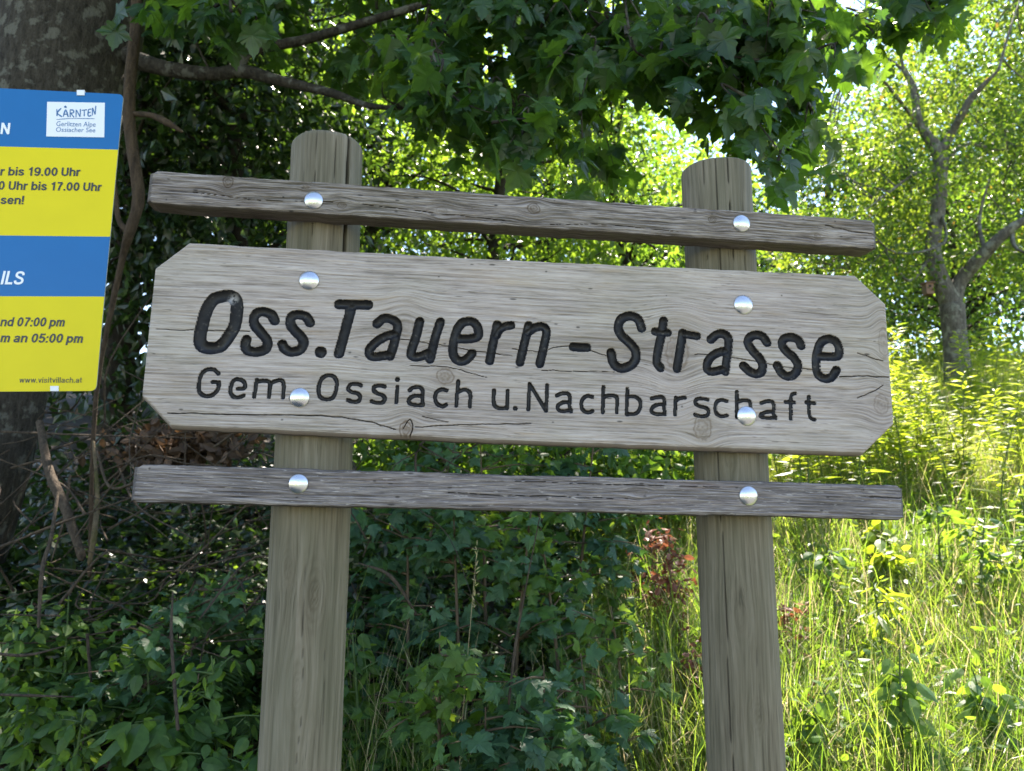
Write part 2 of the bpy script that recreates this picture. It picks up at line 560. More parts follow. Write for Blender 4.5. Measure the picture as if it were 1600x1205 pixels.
L(t, ramp(t, f2, [(0.3, (0.36,) * 3), (0.7, (0.7,) * 3)]), p.inputs["Roughness"])
p.inputs["Specular IOR Level"].default_value = 0.3
wr = attr(t, "wear").outputs["Fac"]
L(t, mixc(t, math_n(t, 'MULTIPLY', wr, ramp(t, f, [(.38, (0, 0, 0)), (.52, (1, 1, 1))])), c, (0.42, 0.40, 0.38)), p.inputs["Base Color"])
b = N(t, "ShaderNodeBump"); b.inputs["Strength"].default_value = 0.35; b.inputs["Distance"].default_value = 0.001
L(t, f, b.inputs["Height"]); L(t, b.outputs[0], p.inputs["Normal"])
L(t, p.outputs[0], out.inputs[0]); M_paint = m
M_zinc = None
m, t, out = new_mat("galvanised_steel")
tc = N(t, "ShaderNodeTexCoord").outputs["Object"]
f = noise(t, tc, 90, 3, 0.5)
p = N(t, "ShaderNodeBsdfPrincipled"); p.inputs["Metallic"].default_value = 1.0
p.inputs["Base Color"].default_value = (0.58, 0.59, 0.60, 1)
L(t, ramp(t, f, [(0.3, (0.22,) * 3), (0.7, (0.40,) * 3)]), p.inputs["Roughness"])
b = N(t, "ShaderNodeBump"); b.inputs["Strength"].default_value = 0.35; b.inputs["Distance"].default_value = 0.001
L(t, f, b.inputs["Height"]); L(t, b.outputs[0], p.inputs["Normal"])
L(t, p.outputs[0], out.inputs[0]); M_zinc = m

# --- the board with its carved lettering (letter centre lines in photo pixels)
FA = Frame((232, 520), (1390, 570), 0.0)
OA, OB, OC, OD = (280, 430), (560, 440), (840, 450), (1060, 470)
BIG = [
    (OA, 9.6, [(345, 165), (270, 190), (215, 270), (180, 390), (160, 510), (190, 560), (260, 570), (330, 550), (385, 480), (430, 400), (452, 270), (440, 195), (400, 163), (345, 165)]),
    (OA, 7.7, [(745, 355), (720, 310), (670, 288), (620, 290), (585, 330), (590, 390), (640, 450), (685, 510), (680, 570), (620, 598), (540, 590), (515, 550), (525, 505)]),
    (OA, 7.7, [(1022, 370), (990, 325), (930, 308), (880, 325), (868, 380), (900, 430), (950, 480), (972, 530), (940, 585), (870, 598), (825, 575), (805, 540)]),
    (OA, 9.2, [(1105, 602)]),
    (OA, 8.0, [(1248, 228), (1360, 230), (1475, 232)]), (OA, 8.0, [(1345, 250), (1300, 420), (1248, 612)]),
    (OB, 7.4, [(145, 330), (190, 290), (240, 288), (295, 318), (305, 365), (288, 440), (272, 510), (248, 582)]),
    (OB, 7.2, [(290, 405), (190, 440), (110, 500), (82, 550), (110, 587), (180, 582), (250, 570)]),
    (OB, 7.4, [(478, 312), (450, 430), (414, 540), (418, 580), (470, 588), (545, 560)]), (OB, 7.4, [(640, 316), (600, 440), (560, 605)]),
    (OB, 7.4, [(795, 448), (880, 446), (935, 425), (932, 360), (900, 320), (860, 310), (815, 322), (775, 370), (750, 450), (738, 540), (755, 595), (800, 622), (850, 605), (888, 562)]),
    (OB, 7.2, [(1085, 338), (1055, 470), (1025, 618)]), (OB, 7.0, [(1080, 420), (1100, 380), (1140, 352), (1193, 342)]),
    (OB, 7.2, [(1330, 343), (1298, 480), (1263, 630)]), (OB, 7.2, [(1325, 395), (1380, 360), (1440, 352), (1470, 390), (1455, 480), (1418, 642)]),
    (OC, 7.4, [(280, 460), (335, 464), (385, 466)]),
    (OC, 7.7, [(812, 312), (790, 250), (745, 222), (690, 225), (645, 255), (632, 320), (665, 380), (720, 430), (765, 490), (765, 560), (720, 610), (650, 626), (595, 590), (574, 505)]),
    (OC, 7.4, [(985, 258), (965, 380), (940, 500), (933, 580), (960, 622)]), (OC, 6.6, [(917, 340), (1020, 350)]),
    (OC, 7.4, [(1135, 352), (1115, 480), (1090, 630)]), (OC, 6.8, [(1160, 362), (1246, 376)]),
    (OC, 7.4, [(1355, 402), (1400, 365), (1450, 358), (1490, 390), (1492, 450), (1478, 560), (1468, 652)]), (OC, 7.2, [(1478, 488), (1400, 510), (1340, 560), (1323, 620), (1350, 652), (1400, 648), (1465, 630)]),
    (OD, 7.6, [(693, 327), (660, 280), (610, 268), (560, 285), (545, 330), (580, 390), (635, 450), (660, 510), (645, 560), (600, 570), (550, 545), (510, 510)]),
    (OD, 7.6, [(960, 350), (935, 305), (880, 285), (825, 300), (812, 345), (850, 400), (905, 450), (937, 510), (910, 570), (860, 590), (810, 565), (773, 505)]),
    (OD, 7.5, [(1110, 432), (1180, 436), (1250, 428), (1256, 370), (1230, 318), (1180, 298), (1120, 320), (1085, 400), (1076, 490), (1090, 570), (1140, 606), (1195, 598), (1236, 542)]),
]
SMALL = [
    (OA, [(305, 770), (270, 740), (215, 738), (175, 770), (155, 830), (153, 900), (180, 935), (230, 945), (275, 925), (305, 880), (308, 838)]), (OA, [(308, 838), (262, 835)]),
    (OA, [(460, 888), (508, 882), (508, 840), (475, 815), (430, 820), (405, 860), (400, 915), (425, 950), (470, 952), (502, 940)]),
    (OA, [(605, 820), (595, 885), (585, 950)]), (OA, [(605, 835), (650, 825), (690, 828), (710, 850), (706, 900), (700, 952)]), (OA, [(710, 845), (760, 825), (800, 822), (816, 860), (814, 900), (810, 955)]),
    (OA, [(880, 962)]),
    (OA, [(1165, 783), (1120, 800), (1095, 850), (1088, 910), (1105, 955), (1150, 970), (1200, 955), (1225, 900), (1230, 835), (1210, 795), (1165, 783)]),
    (OA, [(1420, 862), (1390, 850), (1340, 855), (1320, 888), (1345, 912), (1395, 925), (1414, 955), (1395, 987), (1350, 988), (1315, 975)]),
    (OB, [(205, 820), (170, 813), (125, 820), (118, 850), (150, 875), (190, 890), (207, 918), (185, 946), (140, 946), (100, 935)]),
    (OB, [(305, 822), (295, 942)]), (OB, [(305, 765)]),
    (OB, [(400, 850), (430, 828), (480, 826), (502, 855), (500, 910), (503, 965)]), (OB, [(500, 893), (430, 895), (395, 920), (400, 950), (440, 964), (500, 966)]),
    (OB, [(690, 850), (650, 843), (612, 862), (599, 910), (615, 955), (655, 976), (685, 962)]),
    (OB, [(780, 780), (772, 880), (765, 970)]), (OB, [(775, 865), (820, 845), (860, 855), (876, 890), (870, 975)]),
    (OB, [(1060, 850), (1056, 930), (1070, 975), (1110, 992), (1162, 985)]), (OB, [(1167, 853), (1162, 990)]),
    (OB, [(1226, 990)]),
    (OB, [(1328, 1000), (1338, 800)]), (OB, [(1338, 800), (1468, 1010)]), (OB, [(1468, 1010), (1475, 810)]),
    (OC, [(150, 840), (190, 824), (238, 826), (253, 860), (250, 920), (262, 962)]), (OC, [(250, 895), (200, 895), (163, 915), (160, 945), (190, 962), (255, 955)]),
    (OC, [(430, 852), (390, 843), (352, 868), (342, 920), (357, 957), (395, 972), (430, 962)]),
    (OC, [(515, 772), (512, 870), (510, 972)]), (OC, [(515, 852), (560, 840), (608, 845), (622, 880), (620, 970)]),
    (OC, [(702, 788), (699, 890), (697, 985)]), (OC, [(702, 848), (760, 850), (800, 880), (802, 935), (770, 980), (700, 987)]),
    (OC, [(890, 865), (930, 854), (978, 855), (992, 890), (990, 940), (997, 987)]), (OC, [(990, 908), (930, 914), (895, 940), (895, 970), (935, 986), (995, 985)]),
    (OC, [(1080, 858), (1077, 920), (1075, 990)]), (OC, [(1080, 885), (1110, 862), (1152, 858)]),
    (OC, [(1330, 872), (1290, 864), (1245, 870), (1232, 898), (1260, 922), (1310, 935), (1337, 960), (1325, 995), (1280, 1002), (1230, 990)]),
    (OC, [(1480, 885), (1440, 874), (1402, 890), (1388, 940), (1402, 985), (1440, 1003), (1480, 996)]),
    (OD, [(458, 713), (458, 810), (458, 910)]), (OD, [(460, 792), (510, 777), (555, 785), (566, 830), (565, 900)]),
    (OD, [(648, 800), (690, 785), (735, 790), (748, 830), (746, 880), (762, 917)]), (OD, [(745, 865), (690, 870), (650, 885), (645, 905), (690, 916), (755, 915)]),
    (OD, [(912, 725), (888, 735), (879, 780), (879, 850), (880, 922)]), (OD, [(838, 790), (908, 795)]),
    (OD, [(1020, 750), (1020, 810), (1024, 885), (1038, 918), (1065, 930)]), (OD, [(1000, 794), (1065, 800)]),
]
strokes = []
PXM = np.linalg.norm(hit(801, 560) - hit(800, 560))
for k_, (o, hw, pts) in enumerate(BIG):
    li = 1 if k_ < 4 else 2 if k_ < 15 else 3 if k_ == 15 else 4
    P = catmull([FA.uv(o[0] + x / 5, o[1] + y / 5) for x, y in pts], 6)
    strokes.append((li, P, hw * PXM, 0.0075))
for k_, (o, pts) in enumerate(SMALL):
    li = 5 if k_ < 7 else 6 if k_ < 17 else 7 if k_ < 20 else 8
    P = catmull([FA.uv(o[0] + x / 5, o[1] + y / 5) for x, y in pts], 6)
    strokes.append((li, P, (3.35 if len(pts) > 1 else 4.0) * PXM, 0.0040))

uvb = lambda x, y: FA.uv(x, y)
ul = (uvb(243, 420)[0] + uvb(222, 617)[0]) / 2
ur = (uvb(1386, 476)[0] + uvb(1394, 662)[0]) / 2
top = [(ul, uvb(243, 420)[1]), uvb(296, 380), uvb(820, 408), uvb(1336, 431), (ur, uvb(1386, 476)[1])]
bot = [(ul, uvb(222, 617)[1]), uvb(266, 664), uvb(800, 688), uvb(1350, 707), (ur, uvb(1394, 662)[1])]
KN = [(696, 588, 12, 11, .85), (1058, 552, 17, 24, .7), (632, 508, 12, 16, .35), (1098, 668, 13, 18, .75), (1377, 632, 11, 15, .6), (1381, 535, 8, 24, .6), (634, 672, 9, 12, 1.0), (592, 545, 16, 10, .3)]
knots = [(*uvb(x, y), a * PXM, b2 * PXM, d) for x, y, a, b2, d in KN]
CR = [([(262, 645), (380, 648), (520, 651), (580, 660), (618, 672)], .8), ([(648, 668), (720, 664), (830, 662)], .6), ([(612, 534), (640, 532), (740, 548), (800, 556)], .5),
      ([(800, 545), (840, 549), (890, 540), (948, 557)], .55), ([(1086, 553), (1130, 556), (1220, 572), (1270, 577)], .6), ([(1312, 589), (1350, 588), (1389, 590)], 1.0),
      ([(1340, 552), (1362, 559), (1380, 565)], .7), ([(1340, 622), (1360, 614), (1380, 603)], .7), ([(244, 515), (330, 516), (390, 518)], .45), ([(640, 572), (700, 574), (760, 590)], .4),
      ([(630, 671), (640, 655), (645, 668), (640, 682)], .7), ([(846, 578), (900, 580), (960, 582)], .4), ([(700, 660), (676, 655), (660, 650)], .4)]
cracks = [([uvb(*q) for q in pts], w * PXM * 1.3) for pts, w in CR]
BOARD_T = 0.030
board, VV, F, fl = plank("board", SIGN, FA, top, bot, BOARD_T, M_board, res=0.001, relief=0.00035, seed=4, knots=knots, cracks=cracks, strokes=strokes, endbev=0.002, bev=0.002, bbev=0.005, sh=0.010)
for li, lab in enumerate(["carved word Oss. in bold slanted letters", "carved word Tauern in bold slanted letters", "carved bold dash", "carved word Strasse in bold slanted letters",
                          "carved word Gem. in thin letters, its full stop half under a bolt", "carved word Ossiach in thin letters", "carved u. in thin letters", "carved word Nachbarschaft in thin letters, crossed by a bolt"], 1):
    f = F[fl == li]
    used, inv = np.unique(f, return_inverse=True)
    wc = FA.world(*(np.array(q) for q in (*FA.uv(363, 466), 0.0)))
    o = mesh("carved_word", VV[used], inv.reshape(f.shape), M_paint, SIGN, dict(wear=1 - sstep(.004, .013, np.linalg.norm(VV[used] - wc, axis=1))), smooth=True)
    o.parent = board
    o["label"] = lab


# --- rails
def rail(tl, tr, br, bl, w, T, mat, seed, KN=(), CR=(), label=None):
    fr = Frame(((tl[0] + bl[0]) / 2, (tl[1] + bl[1]) / 2), ((tr[0] + br[0]) / 2, (tr[1] + br[1]) / 2), w)
    a, b_, c_, d = fr.uv(*tl), fr.uv(*tr), fr.uv(*br), fr.uv(*bl)
    u0 = (a[0] + d[0]) / 2; u1 = (b_[0] + c_[0]) / 2
    knots = [(*fr.uv(x, y), k * PXM, l * PXM, q) for x, y, k, l, q in KN]
    cracks = [([fr.uv(*q) for q in pts], wd * PXM) for pts, wd in CR]
    o = plank("rail", SIGN, fr, [(u0, a[1] - .004), (u0 + .006, a[1]), (u1 - .004, b_[1]), (u1, b_[1] - .005)], [(u0, d[1] + .003), (u0 + .004, d[1]), (u1 - .004, c_[1]), (u1, c_[1] + .004)], T, mat,
              relief=0.0008, seed=seed, knots=knots, cracks=cracks, endbev=0.0055, bev=0.0015, wob=0.001)
    o["label"] = label
    return fr


FR1 = rail((240, 267), (1364, 344), (1367, 388), (233, 316), 0.012, 0.042, M_rail, 11,
           KN=[(356, 284, 7, 9, 1), (478, 292, 4, 4, .9), (534, 321, 6, 5, .9), (834, 326, 9, 8, .9), (1113, 343, 6, 5, 1), (1277, 369, 5, 4, .9), (690, 330, 8, 6, .5)],
           CR=[([(1290, 352), (1330, 361), (1366, 366)], .9), ([(300, 300), (400, 312), (520, 315)], .4), ([(560, 318), (700, 335), (800, 345)], .5), ([(860, 350), (960, 352), (1060, 362)], .5)],
           label="upper crosspiece, brown grey with knots")
FR2 = rail((217, 727), (1406, 760), (1411, 811), (207, 783), 0.012, 0.042, M_rail2, 12,
           KN=[(1000, 770, 9, 5, .4)], CR=[([(1360, 777), (1385, 778), (1410, 778)], .8), ([(700, 770), (860, 776), (1000, 780)], .5), ([(800, 752), (950, 757), (1130, 762)], .4)],
           label="lower crosspiece, dark bluish grey with flaking surface")


# --- posts
def post(cx, cy, r0, r1, ztop, seed, notches, knots, label, edge=.010):
    nz, nt_ = 560, 200
    zs = np.concatenate([np.linspace(-0.25, ztop - .014, nz - 12), np.linspace(ztop - .0125, ztop, 12)]); th = np.linspace(0, 2 * math.pi, nt_, endpoint=False)
    Z, TH = np.meshgrid(zs, th, indexing='ij')
    rad = r1 + (r0 - r1) * (Z / ztop)
    A = TH * 0.061
    G = A.copy(); K = np.zeros_like(A); C = np.zeros_like(A)
    for (ka, kz, ru, rv, d) in knots:
        da = ((TH - ka + math.pi) % (2 * math.pi) - math.pi) * 0.061
        r2 = (da / rv) ** 2 * .16 + ((Z - kz) / ru) ** 2 * .16
        G = G - da * 0.8 * np.exp(-r2)
        r = np.sqrt((da / rv) ** 2 + ((Z - kz) / ru) ** 2)
        K = np.maximum(K, d * (1 - sstep(.7, 1.2, r)) * (.5 + .5 * np.cos(r * 18)))
        K = np.maximum(K, d * .8 * np.exp(-((r - 1.1) / .18) ** 2)); K = np.maximum(K, .5 * d * np.exp(-((r - 1.9) / .2) ** 2)); K = np.maximum(K, .3 * d * np.exp(-((r - 2.7) / .25) ** 2))
    G = G + (fbm(Z * 2.5, A * 15, seed + 3, 2) - .5) * .02
    rings = .5 + .5 * np.sin(G * 2 * math.pi / .014 + 4 * fbm(Z * 1.6, G * 15, seed + 5, 2))
    fine = fbm(Z * 8, G * 260, seed + 21, 3)
    grain = np.clip((.14 + .5 * np.clip(K * 2, 0, 1)) * rings + 1.2 * (fine - .5) + .42, 0, 1)
    d = (grain - .5) * .0012 - K * .0008 + (fbm(Z * 1.3, TH * 1.2, seed, 2) - .5) * .005 * np.minimum(1, np.minimum(TH, 2 * math.pi - TH) * 2)
    for (na, z0, z1, hw, dep, wander) in notches:
        da = ((TH - na + math.pi) % (2 * math.pi) - math.pi) * 0.061 + (fbm(Z * 9, Z * 0, seed + int(na * 50), 2) - .5) * wander
        env = sstep(z0, z0 + .12, Z) * (1 - sstep(z1 - .02, z1 + .05, Z))
        q = (1 - sstep(hw * .45, hw, np.abs(da) / np.maximum(env, .05))) * (env > .02)
        d = d - dep * q; C = np.maximum(C, q * min(1, dep / .004))
    # rounded top edge
    tz = np.clip((Z - (ztop - edge)) / edge, 0, 1)
    rr = (rad + d) * (1 - .06 * tz ** 2.4)
    X = cx + rr * np.sin(TH); Y = cy - rr * np.cos(TH)
    idx = np.arange(nz * nt_).reshape(nz, nt_); nx_ = np.roll(idx, -1, 1)
    F = np.stack([idx[:-1], nx_[:-1], nx_[1:], idx[1:]], -1).reshape(-1, 4)
    V = np.stack([X, Y, Z], -1).reshape(-1, 3)
    caps = []
    Vc = [V]; nV = len(V)
    gl = [np.stack([Z.ravel(), G.ravel(), X.ravel() * 0], -1)]
    prev = idx[-1]
    for k_, s_ in enumerate((0.75, 0.45, 0.15)):
        ring = np.stack([cx + (X[-1] - cx) * s_, cy + (Y[-1] - cy) * s_, np.full(nt_, ztop + .004 + .003 * k_)], -1)
        Vc.append(ring); cur = nV + np.arange(nt_); nV += nt_
        caps.append(np.stack([prev, np.roll(prev, -1), np.roll(cur, -1), cur], -1)); prev = cur
        gl.append(np.stack([np.full(nt_, 3.), s_ * .05 * np.ones(nt_), np.zeros(nt_)], -1))
    capf = prev[None]
    tot = np.concatenate(Vc)
    ex = len(tot) - len(V)
    e_ = lambda a, v: np.concatenate([a.ravel(), np.full(ex, v)])
    o = mesh("post", tot, [F] + caps + [capf], M_post, SIGN, dict(gco=np.concatenate(gl) + np.array([seed, seed * .7, 0]), grain=e_(grain, .4), knot_rim=e_(K, 0), crack=e_(C, 0)), smooth=False)
    o["label"] = label


post(-0.322, 1.252, 0.0605, 0.0612, 2.246, 31,
     [(0.86, 1.75, 2.40, .0033, .014, .002), (-.05, 2.0, 2.40, .0007, .002, .006), (.45, 2.05, 2.4, .0006, .002, .006), (.2, .9, 1.5, .0006, .0015, .01), (.75, .2, 1.45, .0005, .001, .008)],
     [(0.42, 1.49, .020, .008, .8), (-.28, 1.53, .014, .006, .6), (.1, 1.36, .03, .01, .3)], "left post, greenish grey, split down its right side", .009)
post(0.377, 1.331, 0.0615, 0.0612, 2.236, 47,
     [(-.62, 2.0, 2.4, .0007, .002, .006), (-.25, 1.75, 2.4, .0008, .0025, .008), (.1, 1.6, 2.4, .0009, .003, .007), (.45, 1.85, 2.4, .0007, .002, .007), (.15, .6, 1.45, .0005, .001, .008), (-.58, .5, 1.7, .0008, .0025, .005)],
     [(.1, 1.30, .010, .005, .7), (-.3, 1.7, .012, .006, .4), (-.2, 1.45, .02, .008, .3)], "right post, pale grey with long drying cracks", .004)


# --- bolts
def bolt(px, py, rpx, w):
    c = hit(px, py, w)
    r = rpx * np.linalg.norm(hit(px + 1, py, w) - c)
    prof = [(0.0, .42), (.16, .412), (.32, .385), (.48, .34), (.62, .28), (.75, .20), (.86, .12), (.94, .05), (.975, .0), (.97, -.12), (.9, -.2)]
    n = 40
    vx = np.cross(NW, np.array([0, 0, 1.0])); vy = np.array([0, 0, 1.0])
    V = [c + NW * (r * .36)]
    F3 = []; F4 = []
    for i, (q, hgt_) in enumerate(prof[1:]):
        for k in range(n):
            a = 2 * math.pi * k / n
            V.append(c + vx * (math.cos(a) * q * r) + vy * (math.sin(a) * q * r) + NW * (hgt_ * r * .86))
    for k in range(n):
        F3.append((0, 1 + k, 1 + (k + 1) % n))
    for i in range(len(prof) - 2):
        b0 = 1 + i * n
        for k in range(n):
            k2 = (k + 1) % n
            F4.append((b0 + k, b0 + n + k, b0 + n + k2, b0 + k2))
    mesh("bolt", np.array(V), [np.array(F3), np.array(F4)], M_zinc, SIGN, smooth=True)


for q in ((490, 313, 15, .0135), (1159, 349, 13.5, .0135), (483, 438, 16, .0015), (1162, 476, 15.2, .0015), (468, 621, 16, .0015), (1167, 650, 15.2, .0015), (466, 756, 15.8, .0135), (1170, 775, 14.8, .0135)):
    bolt(*q)

# ------------------------------------------------------------------ the blue and yellow information sign
IY = 1.75
IYAW = R(9.0)
IP0 = np.array(at(170, 380, IY))
INW = np.array([math.sin(IYAW), -math.cos(IYAW), 0])


def ihit(px, py, w=0.0):
    d = ray(px, py); o = IP0 + INW * w
    return CAM + d * (np.dot(o - CAM, INW) / np.dot(d, INW))


ibase = np.array(at(-60, 400, IY)); ibase[2] = float(hgt(ibase[0], ibase[1] + .15))
INFO = thing("information_sign", ibase, "blue and yellow information panel with a white logo sticker left of the wooden sign", "information sign")
M_blue = simple_mat("blue_print", (0.001, 0.12, 0.33), 0.33, 0, 0.25, 0.05, 15)
M_yel = simple_mat("yellow_print", (0.66, 0.54, 0.006), 0.36, 0, 0.2, 0.05, 15)
M_white = simple_mat("white_vinyl", (0.70, 0.72, 0.74), 0.4, 0, 0.5, 0.03, 30)
M_txtw = simple_mat("white_print", (0.72, 0.74, 0.76), 0.4)
M_txtk = simple_mat("black_print", (0.018, 0.018, 0.016), 0.4)
M_txtb = simple_mat("blue_ink", (0.03, 0.13, 0.30), 0.4)
M_edge = simple_mat("panel_edge", (0.32, 0.33, 0.30), 0.5)
XL = -150     # the panel runs on a little beyond the picture's edge
lines = {  # y at px=0 and at the right edge, with the right edge's px
    0: (138.0, 193, 147.5), 1: (229.0, 184.5, 234.0), 2: (368.0, 172.0, 370.0), 3: (463.0, 163.0, 463.5), 4: (612.0, 150.0, 611.0)}


def row(i, px):
    y0, xr, y1 = lines[i]
    return ihit(px, y0 + (y1 - y0) * px / xr)


def arc_corner(p, a, b, rad, n=6):
    """round the corner p between directions to a and b"""
    p, a, b = (np.array(q) for q in (p, a, b))
    da = (a - p) / np.linalg.norm(a - p); db = (b - p) / np.linalg.norm(b - p)
    s, e = p + da * rad, p + db * rad
    return [(1 - t) ** 2 * s + 2 * t * (1 - t) * p + t * t * e for t in np.linspace(0, 1, n)]


tr, br = row(0, 193), row(4, 150)
tl, bl = row(0, XL), row(4, XL)
polys = []
polys.append(([tl] + arc_corner(tr, tl, row(1, 184.5), .014) + [row(1, 184.5), row(1, XL)], 0))
polys.append(([row(1, XL), row(1, 184.5), row(2, 172), row(2, XL)], 1))
polys.append(([row(2, XL), row(2, 172), row(3, 163), row(3, XL)], 0))
polys.append(([row(3, XL), row(3, 163)] + arc_corner(br, row(3, 163), bl, .014) + [bl], 1))
V = []; Fl = []; mi = []
for pts, k in polys:
    b0 = len(V); V += [np.array(q) for q in pts]
    Fl.append(np.array([list(range(b0, b0 + len(pts)))])[:, ::-1]); mi.append(k)
outl = [tl] + arc_corner(tr, tl, row(1, 184.5), .014) + [row(1, 184.5), row(2, 172), row(3, 163)] + arc_corner(br, row(3, 163), bl, .014) + [bl]
b0 = len(V); n = len(outl)
V += [np.array(q) for q in outl] + [np.array(q) - INW * .004 for q in outl]
k = np.arange(n); k2 = (k + 1) % n
side = np.stack([b0 + k, b0 + n + k, b0 + n + k2, b0 + k2], -1)[:, ::-1]
Fl.append(side); mi += [2] * n
Fl.append(np.array([list(range(b0 + n, b0 + 2 * n))])); mi.append(2)
mesh("panel", np.array(V), Fl, [M_blue, M_yel, M_edge], INFO, midx=mi)


def ibox(name, px0, py0, px1, py1, d0, d1, mat):
    """a small box on the panel plane between offsets d0 (back) and d1 (front)"""
    q = [(px0, py1), (px1, py1), (px1, py0), (px0, py0)]
    V = [ihit(x, y) + INW * d0 for x, y in q] + [ihit(x, y) + INW * d1 for x, y in q]
    F = [(4, 5, 6, 7), (0, 3, 2, 1), (0, 1, 5, 4), (1, 2, 6, 5), (2, 3, 7, 6), (3, 0, 4, 7)]
    return mesh(name, np.array(V), np.array(F), mat, INFO)


ibox("clip", 120.5, 141.5, 132.5, 149.5, -.006, .0022, M_white)
ibox("clip", 79, 603.5, 92, 611.5, -.006, .0022, M_white)


def ipoly(name, polyg, off, mat, parent):
    V = [ihit(x, y) + INW * off for x, y in polyg]
    return mesh(name, np.array(V), np.array([list(range(len(V)))[::-1]]), mat, parent)


# sticker: a thin sheet with its own thickness
SQ = [(74, 159.5), (164, 161), (163, 215), (72.5, 213.5)]
V = [ihit(x, y) + INW * .0009 for x, y in SQ] + [ihit(x, y) + INW * .0001 for x, y in SQ]
sticker = mesh("sticker", np.array(V), np.array([(3, 2, 1, 0), (0, 1, 5, 4), (1, 2, 6, 5), (2, 3, 7, 6), (3, 0, 4, 7)]), M_white, INFO)
sticker["label"] = "white logo sticker in the upper right corner of the panel"


def itext(name, body, left, right, cap, mat, parent, off=.0006, bold=0.0, shear=0.0):
    """text whose baseline runs from photo pixel left to right, cap height cap (px)"""
    cu = bpy.data.curves.new("lettering_source", 'FONT')
    cu.body = body; cu.size = 1.0; cu.offset = bold; cu.shear = shear; cu.resolution_u = 3
    ob = bpy.data.objects.new("lettering_source", cu); COL.objects.link(ob)
    dg = bpy.context.evaluated_depsgraph_get()
    ev = ob.evaluated_get(dg); me = ev.to_mesh()
    vs = np.array([v.co[:] for v in me.vertices]).reshape(-1, 3)
    polys_ = [list(pp.vertices) for pp in me.polygons]
    ev.to_mesh_clear()
    bpy.data.objects.remove(ob); bpy.data.curves.remove(cu)
    x0, x1 = vs[:, 0].min(), vs[:, 0].max()
    A, B = ihit(*left), ihit(*right)
    up = ihit(left[0] + .0, left[1] - cap) - A
    up = np.array([0, 0, 1.0]) * np.linalg.norm(up)
    capu = 0.727
    w = A + (B - A) * ((vs[:, 0] - x0) / (x1 - x0))[:, None] + up * (vs[:, 1] / capu)[:, None] + INW * off
    tri = {}
    for pp in polys_:
        tri.setdefault(len(pp), []).append(pp)
    return mesh(name, w, [np.array(q) for q in tri.values()], mat, parent)


def ell(cx, cy, rx, ry):
    return [(cx + rx * math.cos(a), cy + ry * math.sin(a)) for a in np.linspace(0, 2 * math.pi, 13)]


